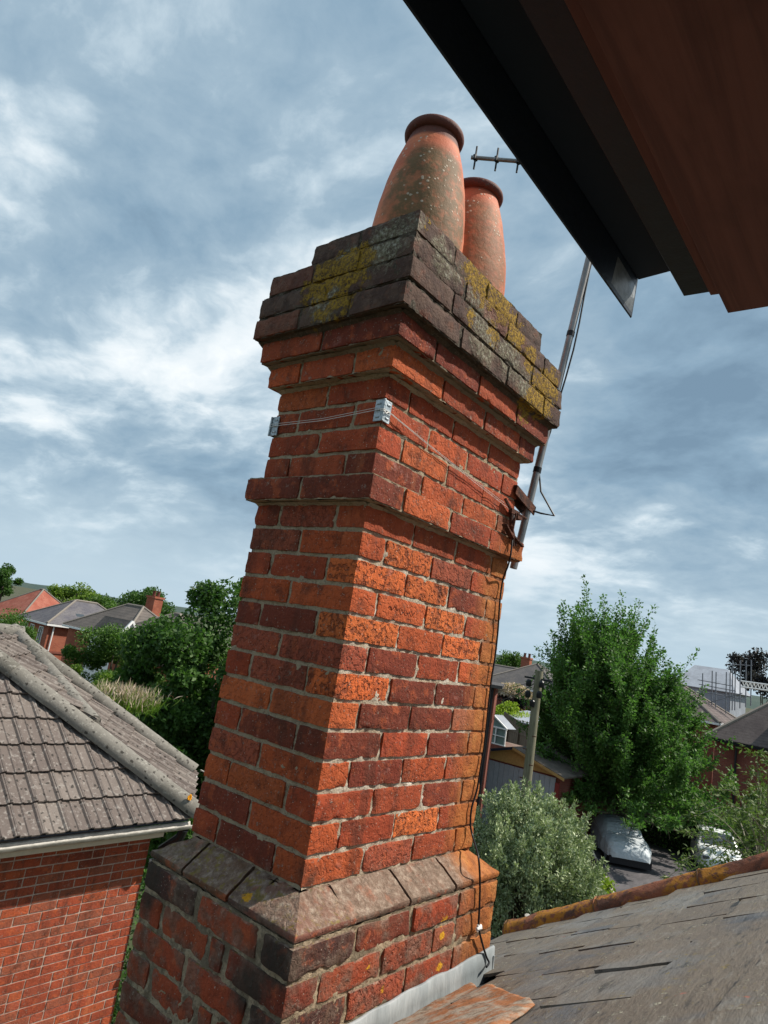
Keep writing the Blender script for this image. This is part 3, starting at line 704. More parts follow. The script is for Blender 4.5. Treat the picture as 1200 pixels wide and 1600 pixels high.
MB().tube([Vector(p)+Vector((-.001, -.001, .006 if i < 4 else -.0012*(i-3))) for i, p in enumerate(cl)], .0008, 5).obj('wire', M_WIRE, wl, True, local=False)
MB().tube([(-.013, -.002, 1.196), (-.016, -.016, 1.193), (-.002, -.014, 1.190), (.006, -.013, 1.196)], .0016, 5).obj('wire_twist', M_WIRE, wl, True, local=False)

# ---------------------------------------------------------------- television aerial
an = empty('television_aerial', (.87, .06, .92), 0, 'television aerial on a grey leaning mast clamped behind the chimney', 'aerial')
m0 = onX(803, 884, .86); m1 = onX(920, 405, .93); md = (m1-m0).normalized(); mt = m0+md*2.62
MB().tube([m0-md*.01, mt], .0135, 14).obj('mast', M_ALU, an, True, local=False)
for px_, py_ in ((893, 520), (841, 738)):
    q = onX(px_, py_, .9); k = (q-m0).dot(md); MB().tube([m0+md*(k-.008), m0+md*(k+.012)], .0155, 12).obj('tape_band', M_CABLE, an, True, local=False)
sidev = Vector((.35, -.8, 0)).normalized()
cb = [m0+md*k+sidev*(.019+.006*math.sin(k*9)) for k in np.linspace(.52, 2.0, 14)][::-1]
q0 = m0+md*.34
cb += [onX(849, 706, .9), onX(842, 735, .905), onX(845, 768, .92), onX(866, 806, .93), onX(845, 802, .9), onX(826, 796, .88), onX(812, 800, .86)]
MB().tube(cb, .0034, 6).obj('aerial_cable', M_CABLE, an, True, local=False)
# bracket: channel arms and chain clamps
q = m0+md*.235; mb = MB(); Mr = Matrix.Rotation(.25, 3, 'Y')
mb.box(q+Vector((-.05, .01, .015)), (.16, .045, .004), M=Mr); mb.box(q+Vector((-.05, .031, .0)), (.16, .004, .034), M=Mr); mb.box(q+Vector((-.05, -.012, .0)), (.16, .004, .034), M=Mr)
mb.obj('bracket_arm', M_RUST, an, local=False)
mb = MB(); a_ = onY(800, 800, -.01)
mb.box(a_+Vector((.01, -.004, .0)), (.06, .014, .018)); mb.tube([a_+Vector((-.06, -.002, .03)), a_, a_+Vector((.03, .01, -.03)), a_+Vector((.035, .06, -.045))], .006, 6)
mb.tube([a_+Vector((-.01, -.004, -.004)), a_+Vector((-.005, -.006, -.05)), a_+Vector((.0, -.03, -.12))], .007, 6); mb.box(a_+Vector((.035, .0, -.012)), (.03, .03, .012)); mb.tube([a_+Vector((.02, -.01, 0)), a_+Vector((.08, -.015, -.004))], .004, 6)
mb.obj('rusty_clamp', M_RUST, an, local=False)
a_ = onY(800, 838, -.045); mb = MB()
mb.box(a_+Vector((.02, .0, .0)), (.13, .012, .005), M=Matrix.Rotation(.28, 3, 'Y')); mb.box(a_+Vector((.04, .03, -.004)), (.10, .012, .005), M=Matrix.Rotation(.33, 3, 'Y')); mb.box(a_+Vector((-.03, 0, .01)), (.07, .02, .004), M=Matrix.Rotation(.5, 3, 'Y'))
mb.tube([a_+Vector((0, -.004, .08)), a_+Vector((-.004, -.002, .02)), a_+Vector((.012, -.004, -.03))], .004, 6); mb.obj('rusty_strap', M_RUST, an, local=False)
bm_ = min((m0+md*k for k in np.linspace(1.2, 2.6, 141)), key=lambda q: abs((800-FPX*(q-CP).dot(u2)/(q-CP).dot(fw))-262)); tip = onZ(736, 246, bm_.z); bd = (bm_-tip).normalized()
MB().tube([tip, bm_+bd*.35], .0085, 10).obj('boom', M_ALU, an, True, local=False)
blen = (bm_-tip).length; k = .018; i = 0
el = bd.cross(Vector((0, 0, 1))).normalized(); ev = Vector((0, 0, 1))*.9+el*.1
while k < blen-.1 and i < 14:
    c_ = tip+bd*k; mb = MB().tube([c_-ev*.055, c_+ev*.055], .0042, 6); mb.box(c_, (.02, .012, .022)); mb.obj('director', M_BLACKPL, an, local=False); k += .088; i += 1
# ---------------------------------------------------------------- black cable down the stack
pts = [onY(803, 800, -.012), onY(800, 850, -.05), onY(795, 880, -.045)]
for (x_, y_) in ((786, 905), (781, 940), (778, 985), (773, 1030), (768, 1060), (763, 1105), (760, 1135), (756, 1170), (751, 1200), (745, 1235), (737, 1262), (735, 1288)): pts.append(onY(x_, y_, -.009))
pts += [onY(738, 1305, -.018), onY(743, 1322, -.055), onY(748, 1343, -.092)]
for (x_, y_) in ((750, 1380), (749, 1420), (748, 1448), (753, 1472), (760, 1495)): pts.append(onY(x_, y_, -.094))
pts += [onY(764, 1504, -.10), onY(760, 1511, -.11)]
def smooth(P, n=5):
    P = [Vector(p) for p in P]; out_ = []
    for i in range(len(P)-1):
        a, b, c, d = P[max(i-1, 0)], P[i], P[i+1], P[min(i+2, len(P)-1)]
        for k in range(n):
            t_ = k/n; out_.append(.5*((2*b)+(c-a)*t_+(2*a-5*b+4*c-d)*t_*t_+(3*b-a-3*c+d)*t_**3))
    return out_+[P[-1]]
ck = empty('coaxial_cable', onY(748, 1400, -.09), 0, 'black cable running down the rust stained edge of the chimney', 'cable')
MB().tube(smooth(pts), .0031, 8).obj('cable', M_CABLE, ck, True, local=False)
q = onY(748, 1450, -.095); mb = MB().tube([q-Vector((.012, 0, .001)), q+Vector((.004, -.003, .001)), q+Vector((.014, .002, .004))], [.005, .007, .004], 8); mb.tube([q-Vector((.008, 0, .008)), q+Vector((-.006, 0, .01))], .004, 6); mb.obj('clip', M_WHITE, ck, True, local=False)

# ---------------------------------------------------------------- dormer eaves overhead
dv = empty('dormer_eaves', (-1.2, -1.1, 1.5), 0, 'black edged dark brown boarded eaves jutting in overhead at the top right', 'eaves')
XE = .2
def beam(name, poly, xe, mat, bev=.002):
    return MB().extr([(xe, y, z) for y, z in poly], (-3.4, 0, 0)).obj(name, mat, dv, local=False, bevel=bev)
beam('drip_flange', [(-.571, 1.461), (-.574, 1.463), (-.580, 1.56), (-.580, 1.66), (-.570, 1.66), (-.568, 1.56)], XE, M_SASHB, 0)
# curled end lip of the flange
MB().add([(XE, -.571, 1.461), (XE, -.577, 1.56), (XE+.002, -.575, 1.60), (XE-.20, -.577, 1.575), (XE-.20, -.571, 1.463), (XE-.02, -.583, 1.50)], [(0, 1, 5), (5, 1, 3), (5, 3, 4), (0, 5, 4)]).obj('flange_lip', simple('lip_metal', (.32, .34, .35), .4, .2, .5, 20), dv, local=False)
beam('black_soffit_board', [(-.581, 1.562), (-.69, 1.568), (-.69, 1.61), (-.581, 1.61)], XE, M_SOFB)
beam('black_batten', [(-.692, 1.492), (-.748, 1.490), (-.748, 1.60), (-.680, 1.60), (-.680, 1.566)], XE, M_SASHB)
beam('brown_board', [(-.750, 1.481), (-.786, 1.479), (-.786, 1.60), (-.750, 1.60)], XE, M_BROWNWOOD)
beam('brown_board', [(-.788, 1.430), (-1.08, 1.427), (-1.08, 1.56), (-.788, 1.56)], XE+.003, M_BROWNWOOD)
beam('brown_board', [(-1.084, 1.427), (-1.50, 1.427), (-1.50, 1.56), (-1.084, 1.56)], XE+.002, M_BROWNWOOD)
beam('brown_board', [(-1.504, 1.427), (-2.1, 1.427), (-2.1, 1.56), (-1.504, 1.56)], XE+.003, M_BROWNWOOD)
beam('roof_deck', [(-.56, 1.661), (-2.1, 1.661), (-2.1, 1.72), (-.56, 1.72)], XE+.02, M_SASHB)

#==SPLIT==
# ================================================================ PART 2: setting and background
def polar_box(px_, py_, dist): return at(px_, py_, dist)
# ---- ground sheets
M_GROUND = simple('garden_ground', (.045, .065, .022), .95, 0, .3, .35, .5, 3, (.10, .085, .055))
V = []; F = []; rads = [0, 8, 15, 25, 40, 60, 90, 140, 220, 400, 800, 1600, 3500]; na = 48
for r in rads:
    for k in range(na):
        th = 2*math.pi*k/na; z = GROUND-(0 if r < 45 else min(2.0, (r-45)*.04)) if True else 0
        V.append((r*math.cos(th), r*math.sin(th), z))
for i in range(len(rads)-1):
    for k in range(na): F.append((i*na+k, (i+1)*na+k, (i+1)*na+(k+1) % na, i*na+(k+1) % na))
o = mesh_np('ground', np.array(V), F, M_GROUND); o['kind'] = 'structure'
def flat(name, poly, z, mat): o = MB().add([(x, y, z) for x, y in poly], [tuple(range(len(poly)))]).obj(name, mat); o['kind'] = 'structure'; return o
M_DRIVE = simple('asphalt', (.085, .080, .085), .9, 0, .25, 1.2, .5, 14, (.13, .12, .125), (1, 2.5, 1))
flat('driveway', [(15, 2.5), (31, .5), (39, 3), (36.6, 13.6), (30, 10.8), (22.6, 6.75), (15, 3.4)], GROUND+.004, M_DRIVE)
M_GRAVEL = simple('dry_border', (.20, .14, .09), .95, 0, .4, 3, .6, 20, (.10, .10, .05))
flat('border', [(18, 4.9), (22.6, 6.8), (30, 10.85), (36, 13.6), (34, 15.2), (28, 12.2), (18, 8)], GROUND+.006, M_GRAVEL)
# far hills
M_HILL = simple('far_hill', (.05, .075, .06), .95, 0, 0, .01, 0, 1, (.035, .06, .05))
V = []; F = []; n = 120
for i in range(n+1):
    az = R(-20+110*i/n); r = 2300; h = 30+16*noise.noise(Vector((i*.09, 0, 0)))+10*noise.noise(Vector((i*.31, 4, 0)))-26*(az > R(45))
    for q, hh in ((.75, -9), (.85, h*.5), (1, h), (1.15, h*.9), (1.3, -9)): V.append((r*q*math.cos(az), r*q*math.sin(az), hh))
for i in range(n):
    for j in range(4): F.append((i*5+j, i*5+j+1, i*5+j+6, i*5+j+5))
o = mesh_np('hills', np.array(V), F, M_HILL, None, True); o['kind'] = 'structure'

# ---------------------------------------------------------------- neighbour house on the left
nb = empty('brick_house', (1.5, 5.5, GROUND), 0, 'red brick neighbouring house with mossy grey tiled roof and white gutter, nearest on the left', 'house')
YW, XW, ZT = 4.50, 2.80, -1.50
PIT = .72; E1 = Vector((2.99, 4.25, -1.285)); G3 = Vector((3.85, 5.42, -1.20)); hd = Vector((-1, 1, PIT)).normalized()
nwall = empty('wall', (0, 0, 0)); nwall.parent = nb; nwall.location = (0, 0, 0)
def nwobj(mb, name, mat, **k): o = mb.obj(name, mat, nwall, **k); return o
LOCN = Vector(nb.location)
nseed = 0; c = 0; z = ZT
while z > -3.75:
    z0 = z-.0625; x = XW; first = True
    pat = [.215, .1025] if c % 4 == 0 else [.215]
    i = 0
    if c % 2: lens0 = .1025
    else: lens0 = .215
    while x > .95:
        L = lens0 if first else (pat[i % len(pat)] if random.random() > .12 else .1025); first = False; i += 1; nseed += 2.3
        cc = random.choices('RODPT', [6, 1.2, .9, 1.4, 2.4])[0]
        V, F, ce = soft_box((x-L, YW, z0), (x, YW+.1, z), .045, .003, .0012, .6, nseed)
        o = mesh_np('brick', V, F, M_NBRICK, nwall, True, 50); o.location = Vector(ce)-LOCN+Vector((0, random.uniform(-.0012, .0012), random.uniform(-.0012, .0012)))
        col = BC[cc]; k = random.uniform(.9, 1.15); o.color = ((col[0]*.6+.11)*k, (col[1]*.6+.022)*k, (col[2]*.6+.011)*k, .25)
        x -= L+.010
    z -= .0726; c += 1
def wall_tex(name, base, base2, mort, scale=1.0):
    m, t, b, out = newmat(name); tc = t.add('ShaderNodeTexCoord'); geo = t.add('ShaderNodeNewGeometry')
    s = t.add('ShaderNodeSeparateXYZ', None, Vector=tc.outputs['Object']); ns = t.add('ShaderNodeSeparateXYZ', None, Vector=t.add('ShaderNodeVectorTransform', dict(vector_type='NORMAL', convert_from='WORLD', convert_to='OBJECT'), Vector=geo.outputs['Normal']).outputs[0])
    ax = t.math('GREATER_THAN', t.math('ABSOLUTE', ns.outputs[0]), .5)
    h = t.math('ADD', t.math('MULTIPLY', s.outputs[1], ax), t.math('MULTIPLY', s.outputs[0], t.math('SUBTRACT', 1.0, ax)))
    v = t.add('ShaderNodeCombineXYZ', None, X=h, Y=s.outputs[2], Z=0.0).outputs[0]
    br = t.add('ShaderNodeTexBrick', None, Vector=v, Color1=base, Color2=base2, Mortar=mort); br.inputs['Scale'].default_value = 1; br.inputs['Mortar Size'].default_value = .006
    br.inputs['Brick Width'].default_value = .225; br.inputs['Row Height'].default_value = .075; br.inputs['Bias'].default_value = -.1
    c = t.mix(t.step(t.noise(geo.outputs['Position'], .8, 5, .6), .4, .65, 0, .5), br.outputs[0], tuple(q*.6 for q in base))
    finish(t, b, c, .9, t.bump(br.outputs[1], -.5, .01)); return m
M_WALL = wall_tex('brick_wall', (.30, .075, .04), (.38, .11, .055), (.30, .20, .15))
M_WALLD = wall_tex('dark_brick_wall', (.20, .05, .035), (.26, .075, .045), (.20, .14, .11))
mb = MB().box((XW/2-.6, YW+1.3+.006, (GROUND+ZT)/2-.02), (XW+1.2, 2.6, ZT-GROUND)); mb.V = [tuple(Vector(v)-LOCN) for v in mb.V]
nwobj(mb, 'mortar', M_NMORT)
mb = MB().box((-.2, YW+.05, (GROUND-3.78)/2), (XW*2+.3, .108, -3.78-GROUND)); mb.V = [tuple(Vector(v)-LOCN) for v in mb.V]; nwobj(mb, 'lower_wall', M_WALL)
mb = MB().box((XW-.05, YW+1.40, (GROUND+ZT)/2-.03), (.11, 2.5, ZT-GROUND)); mb.V = [tuple(Vector(v)-LOCN) for v in mb.V]; nwobj(mb, 'side_wall', M_WALL)
mb = MB().box((-1.2, YW+.05, (ZT-3.75)/2), (4.26, .1, 2.23)); mb.V = [tuple(Vector(v)-LOCN) for v in mb.V]; nwobj(mb, 'far_wall', M_WALL)
# gutter, fascia, soffit, downpipe
V = []; F = []; n = 70
for i in range(n+1):
    x = -2.5+(5.52)*i/n; 
    for j in range(13):
        th = math.pi+math.pi*j/12; rr_ = .05 if j not in (0, 12) else .055
        V.append((x, 4.205+math.cos(th)*rr_, -1.335+math.sin(th)*rr_*1.0+.003*noise.noise(Vector((x*2, 0, 0)))))
for i in range(n):
    for j in range(12): F.append((i*13+j, i*13+j+1, i*13+j+14, i*13+j+13))
o = mesh_np('gutter', np.array(V)-np.array(LOCN), np.array(F), M_UPVC, nb, True); m = o.modifiers.new('s', 'SOLIDIFY'); m.thickness = .006
MB().box((.16, 4.275, -1.395), (5.2, .022, .10)).obj('fascia', M_CREAM, nb, local=False)
MB().box((.14, 4.40, -1.45), (5.2, .22, .012)).obj('soffit', M_CREAM, nb, local=False)
dp = MB().tube([(2.93, 4.21, -1.38), (2.93, 4.24, -1.46), (2.90, 4.43, -1.62), (2.90, 4.44, -1.80), (2.90, 4.44, GROUND)], .045, 10).obj('downpipe', M_BLACKPL, nb, True, local=False)
for zz_ in (-1.74, -2.62, -3.6): MB().box((2.90, 4.45, zz_), (.125, .11, .04)).obj('pipe_clip', M_WHITE, nb, local=False, bevel=.004)
# tiles
PROF = [(0, .020), (.07, .024), (.13, .006), (.42, .0), (.465, .008), (.535, .008), (.58, 0), (.88, .002), (.94, .018), (1.0, .020)]
import bmesh
def tile_mesh(wid, gl, seed, clips=()):
    V = []; F = []; n1 = 3; k = len(PROF); L = gl+.045
    for lay in (0, 1):
        for i in range(n1+1):
            for (u_, h) in PROF:
                s = i/n1*L; q = Vector((u_*3+seed, s*6, lay)); ex = .004*noise.noise(q*3)*(i == 0)
                V.append((u_*wid, s+ex, h+.030*(1-i/n1)-(.014 if lay else 0)+.0012*noise.noise(q*2)))
    b = k*(n1+1)
    for i in range(n1):
        for j in range(k-1):
            a = i*k+j; F.append((a, a+1, a+k+1, a+k)); F.append((b+a, b+a+k, b+a+k+1, b+a+1))
        F.append((i*k, (i+1)*k, b+(i+1)*k, b+i*k)); F.append((i*k+k-1, b+i*k+k-1, b+(i+1)*k+k-1, (i+1)*k+k-1))
    for j in range(k-1): F.append((j, b+j, b+j+1, j+1))
    bm = bmesh.new(); vs = [bm.verts.new(v) for v in V]
    for f in F: bm.faces.new([vs[i] for i in f])
    for (pt, nn) in clips: bmesh.ops.bisect_plane(bm, geom=bm.verts[:]+bm.edges[:]+bm.faces[:], plane_co=pt, plane_no=nn, clear_outer=True)
    if not bm.faces: bm.free(); return None
    me = bpy.data.meshes.new('roof_tile'); bm.to_mesh(me); bm.free(); me.materials.append(M_CTILE); return me
TM = [tile_mesh(.197, .30, s*5.1) for s in range(5)]
def tile_plane(org, ud, vd, nu, nv, clips, wid=.2, gl=.30, parent=None, voff=None, u0=0, v0=0):
    nn = ud.cross(vd); M = Matrix((ud, vd, nn)).transposed().to_4x4()
    for j in range(v0, nv):
        for i in range(u0, nu):
            P = org+ud*(i*wid)+vd*(j*gl+(voff(i) if voff else 0)); M4 = Matrix.Translation(P+nn*random.uniform(0, .003))@M
            corners = [P+ud*(a*wid)+vd*(b_*(gl+.04)) for a in (0, 1) for b_ in (0, 1)]
            cut = []; skip = False
            for (pt, no) in clips:
                dd = [(q-pt).dot(no) for q in corners]
                if min(dd) > 0: skip = True
                elif max(dd) > 0: cut.append((M4.inverted()@pt, M.inverted().to_3x3()@no))
            if skip: continue
            me = tile_mesh(wid-.003, gl, i*3.3+j*7.7, cut) if cut else random.choice(TM)
            if me is None: continue
            o = bpy.data.objects.new('roof_tile', me); link(o, parent); M4.translation -= LOCN; o.matrix_local = M4
            o.rotation_euler.rotate_axis('Z', random.gauss(0, .004))
nroof = empty('roof', (0, 0, 0)); nroof.parent = nb
ud = Vector((1, 0, 0)); vd = Vector((0, 1, PIT)).normalized()
hn = Vector((1, 1, 0)).normalized()
tile_plane(Vector((-.21, 4.215, -1.307)), ud, vd, 17, 9, [(E1, hn)], parent=nroof)
# 45 degree facet between two hips
pn = hd.cross((G3-E1)).normalized(); pn = -pn if pn.z < 0 else pn
cx_ = hd.cross(pn).normalized()      # across
if cx_.dot(G3-E1) < 0: cx_ = -cx_
wd = (G3-E1).dot(cx_); skew = (G3-E1).dot(hd)/wd
tile_plane(E1-hd*.02-pn*.02, cx_, hd, int(wd/.2)+1, 9, [(G3, cx_)], parent=nroof, voff=lambda i: skew*i*.2)
J1 = E1+hd*1.55*0.62; Q3 = G3+hd*(1.63*Vector((-1, 1, PIT)).length)
Jp = at(152, 1130, (at(150, 1130, 1)-CP).length and 6.98) ; 
vv_ = dirpx(150, 1130); kk = ((E1-CP).dot(Vector((1, 1, 0))))/vv_.dot(Vector((1, 1, 0))); Jp = CP+vv_*kk
vv_ = dirpx(-25, 1018); kk = ((E1-CP).dot(Vector((1, 1, 0))))/vv_.dot(Vector((1, 1, 0))); Qp = CP+vv_*kk
tn = (Q3-Jp).cross(Qp-Jp).normalized(); tn = -tn if tn.z < 0 else tn
tv = (Vector((0, 0, 1))-tn*tn.z).normalized(); tu = tv.cross(tn)
cn = tn.cross((Q3-Jp).normalized()); cn = -cn if cn.dot(Qp-Jp) > 0 else cn
dn_ = tn.cross((Qp-Jp).normalized()); dn_ = -dn_ if dn_.dot(Q3-Jp) > 0 else dn_
tile_plane(Jp-tu*2.4-tv*1.0, tu, tv, 22, 12, [(Q3, cn), (Jp, dn_), (Q3, tv)], parent=nroof)
# boarding under the tiles
mb = MB(); dz = Vector((0, 0, -.03))
mb.slab([Vector((-2.5, 4.25, -1.25))+dz, E1+dz, E1+hd*2.6+dz, Vector((-2.5, 4.25+1.9, -1.25+1.37))+dz], .02)
mb.slab([E1+dz, G3+dz, Q3+dz, E1+hd*2.9+dz], .02); mb.slab([Jp+dz, Q3+dz, Q3+Vector((-3, 0, 0))+dz, Qp+dz], .02)
mb.slab([G3+dz, Q3+dz, Q3+Vector((-3, 1, 0)), G3+Vector((0, 4, 0))+dz], .03)
bo_ = mb.obj('boarding', M_SOFB, nroof); bo_.location = -LOCN
def hip_run(a, d_, n, rad, L=.44, name='hip_tile'):
    for i in range(n):
        V = []; F = []; n1, n2 = 8, 14; p0 = a+d_*(i*L); sidew = d_.cross(Vector((0, 0, 1))).normalized(); upw = sidew.cross(d_)
        for ii in range(n1+1):
            for j in range(n2+1):
                th = -math.pi*.12+math.pi*1.24*j/n2; f = ii/n1; P = p0+d_*(f*(L+.02)); rr_ = rad*(1.03-.05*f)
                dd = noise.noise(Vector((P.x*8+i, P.z*8, th)))*.006+noise.noise(Vector((P.x*30, P.z*30, th*3)))*.002
                V.append(tuple(P+sidew*math.cos(th)*(rr_+dd)+upw*math.sin(th)*(rr_+dd)-LOCN))
        for ii in range(n1):
            for j in range(n2): k = ii*(n2+1)+j; F.append((k, k+1, k+n2+2, k+n2+1))
        F.append(tuple(range(n2+1)))
        mesh_np(name, np.array(V), F, M_HIP, nroof, True, 50)
hip_run(E1-hd*.06+Vector((.01, -.01, .065)), hd, 7, .092)
hip_run(G3+Vector((0, 0, .0)), hd, 6, .082)
J0 = Jp+Vector((0, 0, -.035)); d2 = (Q3+Vector((0, 0, .03))-J0).normalized(); hip_run(J0+d2*.07, d2, int((Q3-Jp).length/.44)+1, .082)
hip_run(Q3+Vector((.05, 0, .05)), Vector((-1, .12, .0)).normalized(), 4, .082, name='ridge_tile')
MB().tube([onZ(283, 1231, -1.30), onZ(304, 1214, -1.30)], .032, 8).obj('gutter', M_WHITE, nb, True, local=False)
q = at(296, 1246, (E1-CP).to_2d().length-.08)
mb = MB(); 
for k in range(9):
    a_ = k*.7; mb.box(q+Vector((.012*math.cos(a_), -.004, .014*math.sin(a_)))*(1+.3*(k % 3)), (.016, .012, .014), rz=a_)
bo_ = mb.obj('lichen_patch', simple('orange_lichen', (.75, .32, .01), .9), nroof); bo_.location = -LOCN
q = Q3
MB().tube([G3+Vector((.05, -.05, .03)), G3+Vector((.12, -.12, .0)), G3+Vector((.14, -.16, .05)), G3+Vector((.10, -.14, .08))], .008, 6).obj('hip_iron', M_UPVC, nb, True, local=False)

# ---------------------------------------------------------------- trees
def leaf_mat(name, a, bb, tr=.35, rough=.55):
    m = bpy.data.materials.new(name); m.use_nodes = True; nt = m.node_tree; nt.nodes.clear(); t = N(nt)
    out = t.add('ShaderNodeOutputMaterial'); geo = t.add('ShaderNodeNewGeometry'); ri = geo.outputs['Random Per Island']
    c = t.mix(ri, a, bb); c = t.mix(t.step(t.noise(geo.outputs['Position'], .9, 3), .4, .62, 0, .5), c, tuple(q*.62 for q in a))
    p = t.add('ShaderNodeBsdfPrincipled', None, Base_Color=c, Roughness=rough); p.inputs['Specular IOR Level'].default_value = .35
    tl = t.add('ShaderNodeBsdfTranslucent', None, Color=t.mix(.5, c, (a[0]*1.6, a[1]*2.0, a[2]*.6)))
    mx = t.add('ShaderNodeMixShader', None, Fac=tr); t.l.new(p.outputs[0], mx.inputs[1]); t.l.new(tl.outputs[0], mx.inputs[2]); t.l.new(mx.outputs[0], out.inputs[0]); return m
M_BARK = simple('bark', (.10, .08, .055), .95, 0, .4, 6, .6, 30, (.16, .14, .11))
M_LEAF_D = leaf_mat('dark_leaf', (.038, .092, .020), (.10, .20, .038), .42)
M_LEAF_M = leaf_mat('mid_leaf', (.05, .11, .018), (.12, .22, .035))
M_LEAF_L = leaf_mat('light_leaf', (.09, .17, .02), (.20, .28, .035))
M_LEAF_H = leaf_mat('hornbeam_leaf', (.055, .135, .030), (.16, .29, .065), .42)
M_LEAF_O = leaf_mat('olive_leaf', (.17, .23, .10), (.56, .62, .38), .2, .5)
M_LEAF_P = leaf_mat('purple_leaf', (.02, .02, .028), (.05, .04, .045))
M_LEAF_Y = leaf_mat('yellow_green_leaf', (.20, .30, .02), (.38, .45, .04))
M_LEAF_F = leaf_mat('sprig_leaf', (.07, .12, .03), (.20, .25, .08))
M_BLOOM = leaf_mat('cream_bloom', (.45, .35, .26), (.62, .50, .40), .2)
def leaves(P, nrm_bias, ln, wd, mat, parent, name='foliage', along=None, jit=.35):
    """P (n,3) leaf places; makes pointed 4-sided leaves"""
    P = np.asarray(P); n = len(P)
    d = rng.normal(size=(n, 3)); d /= np.linalg.norm(d, axis=1)[:, None]
    if along is not None: d = along+d*jit; d /= np.linalg.norm(d, axis=1)[:, None]
    nn = rng.normal(size=(n, 3))*.7+np.array(nrm_bias); s = np.cross(nn, d); s /= (np.linalg.norm(s, axis=1)[:, None]+1e-9)
    L = ln*rng.uniform(.6, 1.25, (n, 1)); Wd = wd*rng.uniform(.7, 1.2, (n, 1))
    up_ = np.cross(d, s)
    V = np.stack([P, P+d*L*.5+s*Wd*.5+up_*L*.04, P+d*L-up_*L*.12, P+d*L*.5-s*Wd*.5+up_*L*.04], 1).reshape(-1, 3)
    F = np.arange(n*4).reshape(n, 4)
    if parent is not None: V = V-np.array(parent.location)
    o = mesh_np(name, V, F, mat, parent, False); return o
def clump_tree(name, label, base, zc, rad, hgt, nclump, nleaf, ln, mat, trunk_r=.15, seed=1, cat='tree', group=None, wdf=.6, csz=.33, flat_=1.0, lean=(0, 0)):
    r_ = np.random.default_rng(seed); base = Vector(base); o = empty(name, base, 0, label, cat, group)
    C0 = np.array([base.x+lean[0], base.y+lean[1], zc]); cs = []
    for i in range(nclump):
        v = r_.normal(size=3); v /= np.linalg.norm(v); rr_ = r_.uniform(.35, 1.0)**.6
        cs.append(C0+v*np.array([rad, rad, hgt])*rr_*r_.uniform(.75, 1.12))
    P = []
    for c_ in cs:
        k = nleaf//nclump; v = r_.normal(size=(k, 3)); v /= np.linalg.norm(v, axis=1)[:, None]
        s = rad*csz*r_.uniform(.6, 1.35); P.append(c_+v*s*np.array([1, 1, .8*flat_])*(r_.uniform(0, 1, (k, 1))**.45))
    P = np.vstack(P); P = P[P[:, 2] > base.z+.1]
    leaves(P, (0, 0, .8), ln, ln*wdf, mat, o, 'crown')
    mb = MB(); top = Vector(C0); mid = base.lerp(top, .5)+Vector((rad*.05, -rad*.04, 0)); mb.tube([base-Vector((0, 0, .1)), mid, top+Vector((0, 0, hgt*.3))], [trunk_r, trunk_r*.75, trunk_r*.25], 8)
    mb.obj('trunk', M_BARK, o, True, local=False)
    for i in range(min(7, nclump)):
        e = Vector(cs[i]); s_ = base.lerp(top, r_.uniform(.45, .9)); mb = MB().tube([s_, s_.lerp(e, .5)+Vector((0, 0, .08*hgt)), e], [trunk_r*.4, trunk_r*.25, trunk_r*.08], 6); mb.obj('limb', M_BARK, o, True, local=False)
    return o
